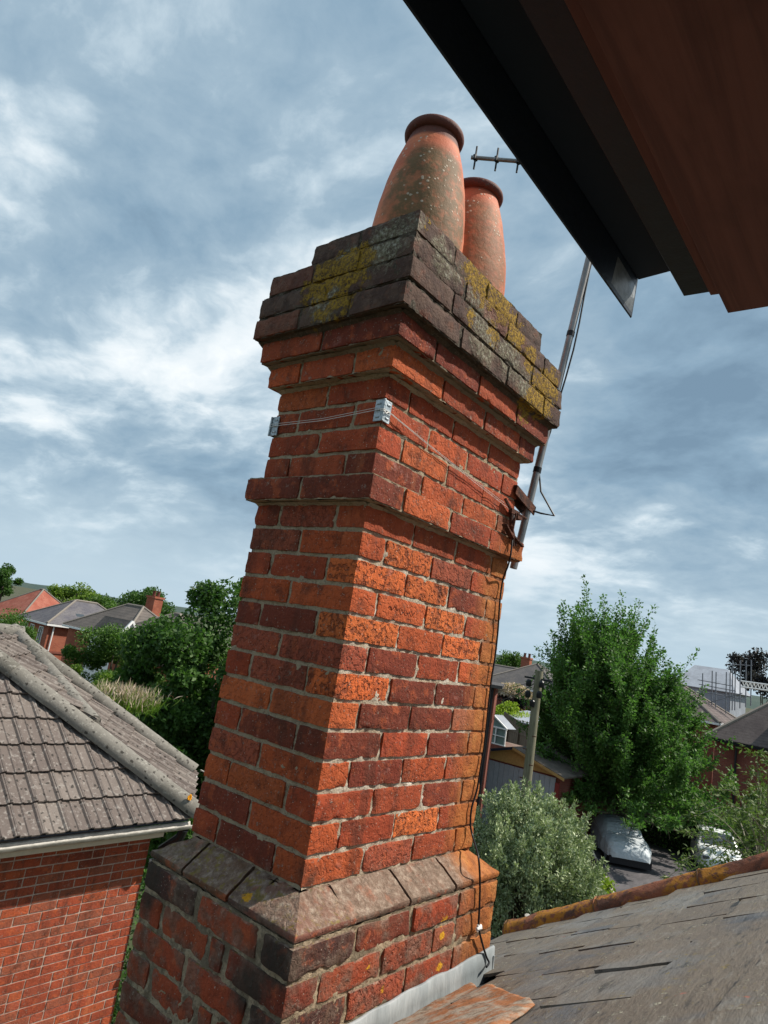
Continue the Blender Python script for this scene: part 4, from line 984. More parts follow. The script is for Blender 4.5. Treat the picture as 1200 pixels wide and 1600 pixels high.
def ascending_tree(name, label, base, height, spread, nb_, leaf_n, ln, mat, seed=3, trunk_r=.2, apex=(0, 0)):
    r_ = np.random.default_rng(seed); base = Vector(base); o = empty(name, base, 0, label, 'tree'); apex = Vector((*apex, 0))
    P = []; A = []; wood_ = MB(); ax = lambda h: base+apex*(max(h, 0)/height)**1.2+Vector((0, 0, h))
    MB().tube([ax(-.2), ax(height*.3), ax(height*.6), ax(height*.9)], [trunk_r, trunk_r*.8, trunk_r*.45, .02], 9).obj('trunk', M_BARK, o, True, local=False)
    def spray(pts, n, s0, s1, ln0=.0):
        t_ = r_.uniform(ln0, 1.0, n)*(len(pts)-1.001); ii = t_.astype(int); fr = (t_-ii)[:, None]
        PA = np.array([tuple(p) for p in pts]); q = PA[ii]*(1-fr)+PA[ii+1]*fr; dirs = PA[ii+1]-PA[ii]; dirs /= np.linalg.norm(dirs, axis=1)[:, None]
        sg = (s0+(s1-s0)*t_/(len(pts)-1))[:, None]; off = r_.normal(size=(n, 3)); P.append(q+off*sg); A.append(dirs*.5+off*.6)
    for i in range(nb_):
        f = (i+.5)/nb_; h0 = height*(.15+.55*f); az = i*2.39996+r_.normal()*.25
        reach = spread*(1.0-f**1.7*.78)*r_.uniform(.7, 1.05); rise = height*(.05+.27*f**.8)*r_.uniform(.75, 1.25)
        if f < .2: rise *= .3
        pts = []
        for k in range(8):
            q = k/7; rr_ = reach*(1-(1-q)**1.35)/1.0; pts.append(ax(h0)+Vector((math.cos(az)*rr_+r_.normal()*.06, math.sin(az)*rr_+r_.normal()*.06, rise*(q**1.25))))
        pts = smooth(pts, 3)
        if i < 28: MB().tube(pts, [max(.008, .055*(1-k/len(pts))) for k in range(len(pts))], 5).obj('branch', M_BARK, o, True, local=False)
        else: wood_.tube(pts, [max(.006, .035*(1-k/len(pts))) for k in range(len(pts))], 4)
        spray(pts, int(leaf_n*.42/nb_*(1.25-.7*f)), .25-.08*f, .05, .15)
        for k in range(7):                                    # upswept side shoots, each a leafy spike
            j_ = int(r_.uniform(.30, 1.0)*(len(pts)-1)); d_ = (pts[j_]-pts[j_-1]).normalized(); L_ = r_.uniform(.6, 1.6)*(.6+1.0*f)
            up_ = (d_*r_.uniform(.2, .9)+Vector((r_.normal()*.45, r_.normal()*.45, r_.uniform(.15, 1.2) if f > .25 else r_.uniform(-.5, .5)))).normalized()
            sp2 = [pts[j_], pts[j_]+up_*L_*.5+Vector((r_.normal()*.05, r_.normal()*.05, 0)), pts[j_]+up_*L_+Vector((0, 0, L_*.15))]
            wood_.tube(sp2, [.012, .008, .003], 3, False); spray(sp2, int(leaf_n*.58/nb_/7*(.75+.6*f)), .085, .05)
    wood_.obj('twigs', M_BARK, o, True, local=False)['kind'] = 'stuff'
    A = np.vstack(A); A /= np.linalg.norm(A, axis=1)[:, None]; P = np.vstack(P); k_ = P[:, 2] > base.z+1.7+.4*r_.random(len(P)); P = P[k_]; A = A[k_]
    leaves(P, (0, 0, .9), ln, ln*.62, mat, o, 'crown', A, .6); return o
def gpt(px_, py_, dist): v = at(px_, py_, dist); return (v.x, v.y, GROUND)
# big hornbeam-like tree on the right
bt = gpt(998, 1200, 33)
ascending_tree('broadleaf_tree', 'large dark green tree with upswept spiky branches above the covered car', bt, 8.9, 4.7, 160, 170000, .15, M_LEAF_H, 5, .22, apex=(-.6, 3.1))
# left: big dark tree just behind the chimney
q = at(345, 1100, 22); clump_tree('leafy_tree', 'tall dark leafy tree directly behind the left edge of the chimney', (q.x, q.y, GROUND), -1.75, 3.0, 4.2, 60, 64000, .17, M_LEAF_D, .2, 11, csz=.26)
q = at(290, 1170, 20); clump_tree('leafy_tree', 'dark bushy tree right behind the end of the mossy tiled hip', (q.x, q.y, GROUND), -4.2, 1.9, 2.0, 40, 28000, .15, M_LEAF_D, .15, 12, csz=.3)
q = at(180, 1010, 34); clump_tree('leafy_tree', 'mid green airy tree in front of the slate roofed brick house', (q.x, q.y, GROUND), -2.6, 1.8, 2.2, 44, 28000, .13, M_LEAF_M, .12, 13, csz=.3)
q = at(140, 1045, 30); clump_tree('bush', 'bright yellow green bush above the mossy hip, left of the cream plumes', (q.x, q.y, GROUND), -3.4, 1.15, 1.1, 24, 14000, .10, M_LEAF_L, .08, 14, 'bush')
q = at(212, 1040, 31); clump_tree('bush', 'dark round bush above the cream plumes', (q.x, q.y, GROUND), -3.2, 1.4, 1.5, 24, 16000, .11, M_LEAF_M, .08, 15, 'bush')
q = at(105, 1050, 26); clump_tree('bush', 'low dark hedge-like bush just over the mossy ridge', (q.x, q.y, GROUND), -4.0, 1.2, .8, 20, 10000, .10, M_LEAF_D, .08, 16, 'bush')
q = at(12, 975, 40); clump_tree('bush', 'mid green bush at the left picture edge above the ridge', (q.x, q.y, GROUND), -2.0, 1.9, 1.0, 24, 12000, .12, M_LEAF_M, .1, 17, 'bush')
q = at(195, 1105, 25); clump_tree('bush', 'dark shrubbery below the cream plumes', (q.x, q.y, GROUND), -4.0, 2.0, 1.2, 30, 16000, .12, M_LEAF_D, .1, 18, 'bush')
q = at(218, 1500, 10.5); clump_tree('bush', 'added dark foliage standing in for shade in the gap between neighbour wall and chimney plinth', (q.x+.3, q.y+.3, GROUND), -4.6, 1.3, 1.4, 24, 9000, .09, M_LEAF_D, .06, 71, 'bush')  # shrub added only so the gap beside the downpipe reads dark
q = at(118, 935, 105); clump_tree('tree', 'light green round tree behind the slate roof apex', (q.x, q.y, GROUND-2), -.3, 3.6, 2.4, 22, 7000, .36, M_LEAF_L, .3, 19)
q = at(232, 940, 90); clump_tree('tree', 'dark spreading tree on the skyline behind the brown roofs', (q.x, q.y, GROUND-2), -.3, 3.6, 2.5, 28, 12000, .34, M_LEAF_D, .3, 20)
q = at(3, 920, 110); clump_tree('tree', 'small dark conifer on the skyline at the left picture edge', (q.x, q.y, GROUND-2), .6, 2.2, 2.6, 16, 5000, .35, M_LEAF_D, .3, 21)
q = at(172, 950, 85); clump_tree('tree', 'low green tree between the two skyline trees', (q.x, q.y, GROUND-2), -1.2, 3.2, 1.6, 18, 6000, .3, M_LEAF_M, .3, 26)
# pale plumed plant
pp_ = at(198, 1083, 15.5); o = empty('plumed_plant', (pp_.x, pp_.y, GROUND), 0, 'clump of long cream plumes among dark bushes on the left', 'plant')
n = 1500; ctr = np.array([pp_.x, pp_.y, pp_.z-.12]); off = rng.normal(size=(n, 3))*np.array([.27, .27, .07]); al_ = rng.normal(size=(n, 3))*.45+np.array([0, 0, 1.0]); al_ /= np.linalg.norm(al_, axis=1)[:, None]
leaves(ctr+off, (0, 0, .1), .22, .022, M_BLOOM, o, 'plume', al_, .2)
leaves(ctr+off-np.array([0, 0, .16]), (0, 0, .1), .34, .026, M_LEAF_L, o, 'blade', al_, .35)
MB().tube([Vector((pp_.x, pp_.y, GROUND)), pp_-Vector((0, 0, .4))], .12, 8).obj('stem', M_BARK, o, True, local=False)
# silvery shrub by the stack
q = at(830, 1350, 12.5); qz = q.z
sh = empty('olive_shrub', (q.x, q.y, GROUND), 0, 'dense silvery grey green shrub right of the chimney foot', 'shrub')
r_ = np.random.default_rng(31); P = []; A = []; mbw = MB()
for i in range(760):
    v = r_.normal(size=3); v /= np.linalg.norm(v); v[2] = abs(v[2]) if r_.random() < .45 else v[2]; rr_ = r_.uniform(.45, 1)**.5
    c_ = np.array([q.x, q.y, qz-.85])+v*np.array([1.16, 1.16, 1.8])*rr_*(1+.10*math.sin(v[0]*5+v[1]*4)); n_ = 130
    ax = v*.55+np.array([0, 0, .8])+r_.normal(size=3)*.25; ax /= np.linalg.norm(ax); L_s = r_.uniform(.22, .42)
    tt = r_.uniform(-.5, 1, (n_, 1)); P.append(c_+ax*tt*L_s+r_.normal(size=(n_, 3))*.055*(1.15-tt)); A.append(np.repeat(ax[None], n_, 0)+r_.normal(size=(n_, 3))*.6)
    if i % 6 == 0: mbw.tube([(q.x, q.y, qz-2.2), tuple(c_*.6+np.array([q.x, q.y, qz-1.2])*.4), tuple(c_)], [.03, .018, .006], 5)
A = np.vstack(A); A /= np.linalg.norm(A, axis=1)[:, None]
leaves(np.vstack(P), (0, 0, .5), .070, .027, M_LEAF_O, sh, 'crown', A, .35)
mbw.tube([(q.x, q.y, GROUND), (q.x, q.y, qz-2.1)], [.12, .06], 8); mbw.obj('stems', M_BARK, sh, True, local=False)['kind'] = 'stuff'
# near leafy sprays at the right edge
q = at(1215, 1400, 8.5); sp_ = empty('sapling', (q.x, q.y, GROUND), 0, 'airy sapling with pale stems and drooping sprigs in front of the white car', 'tree')
r_ = np.random.default_rng(41); P = []; A = []; wd_ = MB()
ends = [(1045, 1370), (1065, 1345), (1070, 1300), (1085, 1275), (1055, 1385), (1095, 1255), (1120, 1235), (1140, 1215), (1150, 1260), (1165, 1195), (1180, 1175), (1190, 1225), (1185, 1345), (1195, 1280), (1120, 1385), (1150, 1375), (1200, 1200), (1185, 1310), (1140, 1275), (1210, 1250), (1080, 1380), (1100, 1370)]
for (ex_, ey_) in ends:
    e = at(ex_, ey_, 8.5+r_.uniform(-1.0, 1.0)); s_ = Vector(q)+Vector((r_.normal()*.1, r_.normal()*.1, -.6+r_.uniform(0, 1.3)))
    m_ = s_.lerp(e, .55)+Vector((0, 0, .22)); pts = smooth([s_, m_, e], 10)
    wd_.tube(pts, [max(.003, .012*(1-k/len(pts))) for k in range(len(pts))], 5)
    for k in range(3, len(pts)):
        for side in (-1, 1):
            if r_.random() < .5: continue
            dd = (pts[k]-pts[k-1]).normalized(); sd2 = dd.cross(Vector((0, 0, 1))).normalized()*side
            tw = (dd*.7+sd2*r_.uniform(.5, 1)+Vector((0, 0, r_.uniform(-.3, .25)))).normalized(); L_ = r_.uniform(.10, .30)*(1.15-k/len(pts)*.6)
            n_ = 9; tt = np.linspace(.1, 1, n_)[:, None]; base_ = np.array(pts[k])+np.array(tw)*tt*L_
            P.append(base_+r_.normal(size=(n_, 3))*.010); A.append(np.array(tw)[None]*.6+np.array([[1, 1, 1]])*r_.normal(size=(n_, 3))*.55)
A = np.vstack(A); A /= np.linalg.norm(A, axis=1)[:, None]
leaves(np.vstack(P), (0, 0, 1.2), .060, .022, M_LEAF_F, sp_, 'crown', A, .25)
M_PALES = simple('pale_stem', (.25, .22, .16), .8)
wd_.tube([(q.x, q.y, GROUND), tuple(Vector(q)-Vector((0, 0, .5)))], [.05, .03], 7); wd_.obj('stems', M_PALES, sp_, True, local=False)['kind'] = 'stuff'
# right group small vegetation
def bush(label, px_, py_, dist, rad, hgt, n, ln, mat, seed, cat='bush', name='bush', nc=22, wdf=.6):
    q = at(px_, py_, dist); return clump_tree(name, label, (q.x, q.y, GROUND), q.z, rad, hgt, nc, n, ln, mat, .08, seed, cat, wdf=wdf)
bush('cream flowered shrub with dark underside left of the telegraph pole', 803, 1093, 56, 1.3, .95, 4500, .16, M_LEAF_P, 51, 'shrub', 'flowering_shrub')
q = at(803, 1086, 56); P = rng.normal(size=(2600, 3)); P /= np.linalg.norm(P, axis=1)[:, None]; P[:, 2] = np.abs(P[:, 2])*.9+.05; P = np.array([q.x-.1, q.y, q.z-.1])+P*np.array([1.5, 1.5, .95])
fs = [o for o in bpy.data.objects if o.name == 'flowering_shrub'][0]; leaves(P, (0, 0, 1), .22, .16, M_BLOOM, fs, 'blossom')
bush('bright yellow green hedge top left of the telegraph pole', 795, 1117, 50, 1.5, .75, 5000, .16, M_LEAF_Y, 52)
bush('small rounded skyline tree above the distant grey roofs', 803, 1036, 150, 3.6, 2.0, 3500, .5, M_LEAF_M, 53, 'tree', 'tree')
bush('light green shrub beside the big tree above the shed', 872, 1150, 34, 1.0, 1.5, 7000, .12, M_LEAF_M, 54)
bush('green hedge below the distant red house', 850, 1100, 58, 1.9, .7, 4000, .2, M_LEAF_D, 55, 'hedge')
bush('bright green bush left of the big tree top', 885, 1075, 45, .9, 1.4, 5000, .14, M_LEAF_L, 56)
bush('dark purple leaved tree on the skyline at the right picture edge', 1192, 1048, 75, 3.0, 2.4, 6000, .3, M_LEAF_P, 57, 'tree', 'tree')
bush('dark evergreen filling the gap behind the timber fence', 925, 1270, 37, 1.5, 2.6, 9000, .15, M_LEAF_D, 58)
bush('leafy bush in front of the fence at the right edge', 1195, 1300, 20, .7, 1.2, 5000, .09, M_LEAF_F, 59)
bush('orange tinged weeds at the foot of the silvery shrub', 938, 1395, 20, .45, .5, 1500, .09, M_LEAF_Y, 60, 'plant', 'weeds')
# hedge behind the cars
hg = empty('hedge', (33.6, 7.5, GROUND), 0, 'dark clipped hedge behind the two cars with sunlit top', 'hedge')
n = 42000; P = rng.uniform(size=(n, 3)); P = np.stack([32.9+P[:, 0]*1.3, 2.6+P[:, 1]*8.9, GROUND+P[:, 2]*1.75], 1)
keep = (np.abs(P[:, 0]-33.55) > .45) | (P[:, 2] > GROUND+1.45); P = P[keep]; P += rng.normal(size=P.shape)*.05
leaves(P, (0, 0, .6), .11, .07, M_LEAF_M, hg, 'foliage')
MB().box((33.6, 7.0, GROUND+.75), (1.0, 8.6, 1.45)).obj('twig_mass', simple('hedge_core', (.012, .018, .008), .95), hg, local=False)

# ---------------------------------------------------------------- houses
def roof_mat(name, a, bb, row=.3, strength=.6):
    m, t, b, out = newmat(name); pos = t.add('ShaderNodeNewGeometry').outputs['Position']; s = t.add('ShaderNodeSeparateXYZ', None, Vector=pos)
    w1 = t.math('FRACT', t.math('MULTIPLY', s.outputs[2], 1/row)); line = t.step(w1, .0, .22, 1, 0)
    c = t.mix(t.step(t.noise(pos, 1.1, 5, .6), .35, .65), a, bb); c = t.mix(t.step(t.noise(t.vmath('MULTIPLY', pos, (5, 5, 9)), 1, 4, .7), .5, .68, 0, .5), c, tuple(q*.5 for q in a))
    c = t.mix(t.math('MULTIPLY', line, .55), c, tuple(q*.35 for q in a)); finish(t, b, c, .85, t.bump(w1, strength, .03)); return m
M_RT_RED = roof_mat('red_tile_roof', (.30, .085, .055), (.36, .13, .09), .12); M_RT_SLATE = roof_mat('grey_slate_roof', (.105, .10, .115), (.15, .14, .145), .12)
M_RT_BROWN = roof_mat('brown_tile_roof', (.115, .10, .09), (.155, .13, .115), .2, 1.0); M_RT_GREY = roof_mat('grey_tile_roof', (.085, .08, .082), (.12, .11, .105), .14)
M_RT_R = roof_mat('plain_tile_roof', (.10, .078, .075), (.14, .112, .104), .135, 1.0)
M_GLASS = simple('window_glass', (.05, .06, .07), .08, 0, spec=.8); M_RIDGEP = simple('ridge_pale', (.24, .21, .18), .9, 0, .2, 8)
M_FLAT = simple('grey_sheet_roof', (.34, .37, .42), .6, 0, .2, .8, .2, 8, (.28, .30, .34)); M_FENCE = wood('fence_board', (.105, .075, .055), (.15, .115, .085), (9, 9, 1.0))
def place(mb, name, mat, parent, **k):
    return mb.obj(name, mat, parent, **k)
def window(parent, face, u_, z0, ww, hh, wdim, ddim, bars=1, mat=None):
    """face '-x' or '-y'; u_ along the face from the near corner"""
    o = .03
    mb = MB(); fr = .06 if ww > .5 else .045
    def bx(uc, zc, su, sz, dep=.09, off=0.0):
        if face == '-y': mb.box((uc, -o+off, zc), (su, dep, sz))
        else: mb.box((-o+off, uc, zc), (dep, su, sz))
    bx(u_, z0+fr/2, ww, fr); bx(u_, z0+hh-fr/2, ww, fr); bx(u_-ww/2+fr/2, z0+hh/2, fr, hh-2*fr-.004); bx(u_+ww/2-fr/2, z0+hh/2, fr, hh-2*fr-.004)
    for i in range(bars): bx(u_-ww/2+ww*(i+1)/(bars+1), z0+hh/2, fr*.7, hh-2*fr-.01, .07)
    bx(u_, z0-.05, ww+.12, .05, .16)
    f = mb.obj('window', mat or M_WHITE, parent); mb = MB(); bx(u_, z0+hh/2, ww-fr*1.6, hh-fr*1.6, .02, .02); mb.obj('pane', M_GLASS, f)
def roof_hip(w_, d_, ze, zr, oh=.35, axis=None, th=.12, hipr=None):
    x0, x1, y0, y1 = -oh, w_+oh, -oh, d_+oh; hh = zr-ze
    if w_ >= d_: r = (d_+2*oh)/2 if hipr is None else hipr; A_ = Vector((x0+r, (y0+y1)/2, zr)); B_ = Vector((x1-r, (y0+y1)/2, zr))
    else: r = (w_+2*oh)/2 if hipr is None else hipr; A_ = Vector(((x0+x1)/2, y0+r, zr)); B_ = Vector(((x0+x1)/2, y1-r, zr))
    c = [Vector((x0, y0, ze)), Vector((x1, y0, ze)), Vector((x1, y1, ze)), Vector((x0, y1, ze))]
    if w_ >= d_: faces = [[c[0], c[1], B_, A_], [c[2], c[3], A_, B_], [c[1], c[2], B_], [c[3], c[0], A_]]; hips = [(c[0], A_), (c[3], A_), (c[1], B_), (c[2], B_)]
    else: faces = [[c[1], c[2], B_, A_], [c[3], c[0], A_, B_], [c[0], c[1], A_], [c[2], c[3], B_]]; hips = [(c[0], A_), (c[1], A_), (c[2], B_), (c[3], B_)]
    return faces, (A_, B_), hips
def house(label, cpx, dist, w_, d_, zr_above, rmat, wins=(), yaw=0.0, wallm=None, name='house', hip=True, chimneys=(), zb=None, oh=.35, hipr=None, gutter=True, cat='house'):
    c = at(cpx[0], cpx[1], dist); zb = GROUND-1 if zb is None else zb; ze = c.z-zb
    o = empty(name, (c.x, c.y, zb), yaw, label, cat); wallm = wallm or M_WALL
    mb = MB().box((w_/2, d_/2, ze/2), (w_, d_, ze)); wl_ = mb.obj('wall', wallm, o)
    rf = empty('roof', (0, 0, 0)); rf.parent = o
    faces, rd, hips = roof_hip(w_, d_, ze, ze+zr_above, oh, hipr=(0.0 if not hip else hipr))
    for f in faces:
        if len(f) == 3 and not hip: continue
        MB().slab(f, .10).obj('roof_slope', rmat, rf)
    if not hip:
        for f in faces[2:]:
            P_ = [v.copy() for v in f]; MB().add([Vector((min(max(v.x, 0.02), w_-.02), min(max(v.y, .02), d_-.02), v.z)) for v in P_], [(0, 1, 2)]).obj('gable', wallm, o)
    MB().tube([rd[0]+Vector((0, 0, .02)), rd[1]+Vector((0, 0, .02))] if (rd[0]-rd[1]).length > .1 else [rd[0]-Vector((.1, 0, 0)), rd[0]+Vector((.1, 0, 0))], .11, 6).obj('ridge', M_RIDGEP, rf)
    if hip:
        for a, b_ in hips: MB().tube([a+Vector((0, 0, .02)), b_+Vector((0, 0, .02))], .09, 6).obj('hip', M_RIDGEP, rf)
    if gutter:
        MB().box((w_/2, -oh-.02, ze-.10), (w_+2*oh, .1, .14)).obj('gutter', M_WHITE, o); MB().box((-oh-.02, d_/2, ze-.10), (.1, d_+2*oh-.1, .14)).obj('gutter', M_WHITE, o)
    for wn in wins: window(o, *wn, w_, d_)
    for (cx_2, cy_2, ch, cw) in chimneys:
        s_ = MB().box((cx_2, cy_2, ze+zr_above-.6+ch/2), (cw, cw*1.3, ch+1.2)).box((cx_2, cy_2, ze+zr_above+ch), (cw+.14, cw*1.3+.14, .16)).obj('chimney', M_WALL, o)
        for k in (-1, 1): MB().lathe((cx_2, cy_2+k*cw*.35, ze+zr_above+ch+.08), [(.13, 0), (.12, .3), (.15, .42), (.10, .42), (.09, .1)], 10).obj('chimney_pot', M_POT, s_, True)
    return o
# left group
house('brick house with red clay hip roof, furthest left on the skyline', (28, 972), 80, 8.5, 9, 3.7, M_RT_RED, [('-x', 3, 2.4, 1.2, 1.3), ('-y', 2, 2.4, 1.2, 1.3)], .1)
hB = house('orange brick house with grey slate hip roof and white bay windows, beyond the mossy roof', (78, 974), 60, 7.5, 5.6, 2.05, M_RT_SLATE,
      [('-x', 1.3, 3.35, .8, 1.5, ), ('-x', 3.2, 3.35, .8, 1.5), ('-x', 4.6, 3.35, .7, 1.5), ('-y', 3.4, 2.9, 1.3, 1.6), ('-x', 1.3, .9, .9, 1.5), ('-x', 3.2, .9, .9, 1.5)], -.05)
MB().tube([(.35, -.12, 5.0), (.35, -.12, .2)], .06, 8).obj('downpipe', M_WHITE, hB)
MB().box((2.7, .9, 5.9), (.9, 1.1, .10), M=Matrix.Rotation(.62, 3, 'X')).obj('skylight', M_WHITE, hB); MB().box((2.7, .86, 5.96), (.7, .85, .08), M=Matrix.Rotation(.62, 3, 'X')).obj('skylight_pane', M_GLASS, hB)
MB().box((3.7, -.03, 3.0), (7.4, .08, .18)).obj('string_course', M_WALLD, hB)
house('brown tiled house with small white gabled dormer, left of the brick chimney', (196, 996), 50, 5.4, 7.5, 2.2, M_RT_BROWN, [('-y', 2, 2.6, 1.2, 1.3), ('-x', 2, 2.6, 1.2, 1.3)], .05, chimneys=[(4.6, 4.2, .9, .8)])
hD = house('brown tiled house with white edged gable, half hidden by the dark tree', (262, 1010), 44, 5.5, 6.0, 2.0, M_RT_BROWN, [('-y', 1.6, 2.1, .9, 1.5), ('-y', 4, 2.1, .9, 1.4)], .1)
def gable_front(parent, x, y, z, w_, h_, dep, mat, rmat):   # small white edged gable facing the camera side (-y)
    p_ = [Vector((x-w_/2, y, z)), Vector((x+w_/2, y, z)), Vector((x, y, z+h_))]
    MB().extr(p_, (0, dep, 0)).obj('gable', mat, parent)
    for a, b_ in ((p_[0], p_[2]), (p_[1], p_[2])):
        n_ = Vector((0, -.08, 0)); MB().tube([a+n_+(a-b_)*.12, b_+n_], .10, 4).obj('bargeboard', M_WHITE, parent)
        e_ = (a-b_)*.12; MB().slab([a+e_+Vector((0, -.1, .06)), b_+Vector((0, -.1, .06)), b_+Vector((0, dep, .06)), a+e_+Vector((0, dep, .06))], .06).obj('roof_slope', rmat, parent)
gable_front(hD, 1.2, -.5, 4.5, 1.5, 1.1, 2.5, M_WALLD, M_RT_BROWN); window(hD, '-y', 1.2, 2.6, .9, 1.5, 6.5, 6.5)
q = at(203, 985, 48); gD = empty('gabled_bay', (q.x, q.y, GROUND), .1, 'white painted gabled bay poking out between brown roofs behind the airy tree', 'bay'); gable_front(gD, 0, 0, 4.6, 1.7, 1.1, 3, M_WHITE, M_RT_BROWN); MB().box((0, 1.5, 2.3), (1.6, 3, 4.6)).obj('wall', M_WHITE, gD)
q = at(298, 1000, 40); gE = empty('gable_wall', (q.x, q.y, GROUND), .5, 'orange brick gable end with white verge just left of the dark tree', 'house'); gable_front(gE, 0, 0, 3.9, 2.4, 1.3, 4, M_WALL, M_RT_BROWN); MB().box((0, 2, 1.95), (2.3, 4, 3.9)).obj('wall', M_WALL, gE)
# right group
hR = house('red house with dark hip roof and one chimney, far off left of the big tree', (876, 1086), 66, 8, 8, 2.5, M_RT_GREY, [('-x', 1.7, 4.1, 1.2, 1.0), ('-x', 5, 4.1, 1.2, 1.0)], .1, wallm=M_WALLD, chimneys=[(4, 5.2, .4, .7)], gutter=True)
house('long dark grey roof just right of the chimney on the skyline', (795, 1078), 74, 9, 12, 2.3, M_RT_GREY, [('-x', 3, 3.6, 1.2, 1.0)], .15, wallm=M_WALLD, hip=False)
q = at(775, 1075, 27); o = empty('brick_outbuilding', (q.x, q.y, GROUND), R(27), 'narrow strip of red brick building with dark drainpipe at the right edge of the chimney', 'building')
MB().box((1.5, 3, (q.z-GROUND)/2), (3, 6, q.z-GROUND)).obj('wall', M_WALLD, o); MB().box((1.4, 3, q.z-GROUND+.06), (3.6, 6.5, .12)).obj('roof', M_RT_GREY, o); MB().tube([(-.06, .12, q.z-GROUND), (-.06, .12, .1)], .05, 8).obj('drainpipe', M_BLACKPL, o); MB().box((-.03, .55, 1.9), (.08, .6, 1.2)).obj('window', M_WHITE, o)
hS = house('brick house with plain tiled roof and dark rooflight at the right picture edge', (1117, 1152), 43, 8.5, .01, 2.7, M_RT_R, name='house') if False else None
c = at(1117, 1152, 43); yL = c.y; zb = GROUND; ze = c.z-zb
hS = empty('house', (c.x, c.y-13, zb), 0, 'brick house with plain tiled hip roof and dark rooflight at the right picture edge', 'house')
MB().box((2.6, 6.5, ze/2), (5.2, 13, ze)).obj('wall', M_WALLD, hS)
faces, rd, hips = roof_hip(5.2, 13, ze, ze+2.65, .4); rf = empty('roof', (0, 0, 0)); rf.parent = hS
for f in faces: MB().slab(f, .1).obj('roof_slope', M_RT_R, rf)
MB().tube([rd[0]+Vector((0, 0, .03)), rd[1]+Vector((0, 0, .03))], .12, 6).obj('ridge', M_RIDGEP, rf)
for a, b_ in hips: MB().tube([a+Vector((0, 0, .03)), b_+Vector((0, 0, .03))], .10, 6).obj('hip', M_RIDGEP, rf)
MB().box((-.45, 6.5, ze-.1), (.12, 13.9, .14)).obj('gutter', M_BLACKPL, hS); MB().tube([(-.08, 11.9, ze), (-.08, 11.9, .1)], .06, 8).obj('downpipe', M_BLACKPL, hS)
MB().box((1.5, 9.6, ze+1.25), (1.9, 1.1, .9)).obj('dormer', M_SOFB, hS); MB().box((.53, 9.6, ze+1.25), (.05, .9, .7)).obj('window', M_GLASS, hS)
o = house('lower tiled roof wing half hidden behind the right side of the big tree', (1118, 1128), 50, 7, 9, 2.2, M_RT_R, wallm=M_WALLD)
q = at(1142, 1082, 62); gS = empty('house', (q.x, q.y, GROUND), 0, 'pale grey roofed building wrapped in scaffolding on the right skyline', 'house')
zt = q.z-GROUND; MB().box((3, 2.2, zt/2), (6, 4.4, zt)).obj('wall', M_FLAT, gS); MB().slab([Vector((-.2, -.4, zt)), Vector((-.2, 4.6, zt)), Vector((3.0, 3.6, zt+1.9)), Vector((3.0, .9, zt+1.9))], .1).obj('roof', M_FLAT, gS); MB().slab([Vector((-.2, -.4, zt)), Vector((6.2, -.4, zt)), Vector((3.0, .9, zt+1.9))], .1).obj('roof_slope', M_FLAT, gS); MB().slab([Vector((6.2, -.4, zt)), Vector((6.2, 4.6, zt)), Vector((3.0, 3.6, zt+1.9)), Vector((3.0, .9, zt+1.9))], .1).obj('roof_slope', M_FLAT, gS)
scf = empty('scaffolding', tuple(at(1150, 1080, 55).xy)+(GROUND,), 0, 'thin grey scaffold poles with white lattice beam above the right hand roof', 'scaffolding')
M_SCAF = simple('scaffold_tube', (.20, .21, .23), .5, .5)
for (px_, yt, yb) in ((1112, 1048, 1090), (1118, 1050, 1090), (1140, 1050, 1085), (1144, 1032, 1085), (1148, 1048, 1085), (1156, 1032, 1082), (1165, 1032, 1080), (1173, 1031, 1078), (1097, 1052, 1095), (1134, 1050, 1090)):
    MB().tube([at(px_, yb+25, 55), at(px_+1, yt, 55)], .038, 6).obj('pole', M_SCAF, scf, True, local=False)
for a, b_ in (((1141, 1038), (1176, 1040)), ((1090, 1062), (1145, 1072)), ((1092, 1069), (1150, 1080)), ((1088, 1079), (1160, 1092)), ((1100, 1100), (1160, 1083))):
    MB().tube([at(*a, 55), at(*b_, 55)], .03, 6).obj('ledger', M_SCAF, scf, True, local=False)
for dy in (0, 9): MB().tube([at(1158, 1064+dy, 52), at(1215, 1072+dy, 50)], .05, 6).obj('beam_chord', M_WHITE, scf, True, local=False)
for k in range(9): MB().tube([at(1160+k*6, 1064.5+k*.85, 52), at(1163+k*6, 1073.5+k*.85, 52)], .028, 5).obj('beam_lattice', M_WHITE, scf, local=False); MB().tube([at(1163+k*6, 1073.5+k*.85, 52), at(1166+k*6, 1065+k*.85, 52)], .028, 5).obj('beam_lattice', M_WHITE, scf, local=False)

# shed / garage with gable front
q = at(877, 1210, 29.5); gd = empty('garage', (q.x, q.y, GROUND), 0, 'garage with blue grey doors, ochre bargeboards and brown roof behind the silvery shrub', 'garage')
zt = q.z-GROUND; gw = 4.3; rise = .62; gl_ = 5.5
M_OCHRE = simple('ochre_paint', (.46, .31, .11), .7, 0, .25, 4, .2, 20); M_BLUEG = simple('blue_grey_paint', (.32, .38, .42), .6, 0, .15, 3)
M_FELT = simple('brown_felt', (.19, .155, .13), .95, 0, .3, 1.5, .5, 12, (.14, .12, .10))
MB().extr([(.05, .02, 0), (.05, gw, 0), (.05, gw, zt), (.05, gw/2, zt+rise), (.05, .02, zt)], (gl_, 0, 0)).obj('wall', M_WALLD, gd)
MB().extr([(-.02, -.02, zt-.12), (-.02, gw+.02, zt-.12), (-.02, gw, zt-.02), (-.02, gw/2, zt+rise-.02), (-.02, 0, zt-.02)], (.06, 0, 0)).obj('gable_board', M_OCHRE, gd)
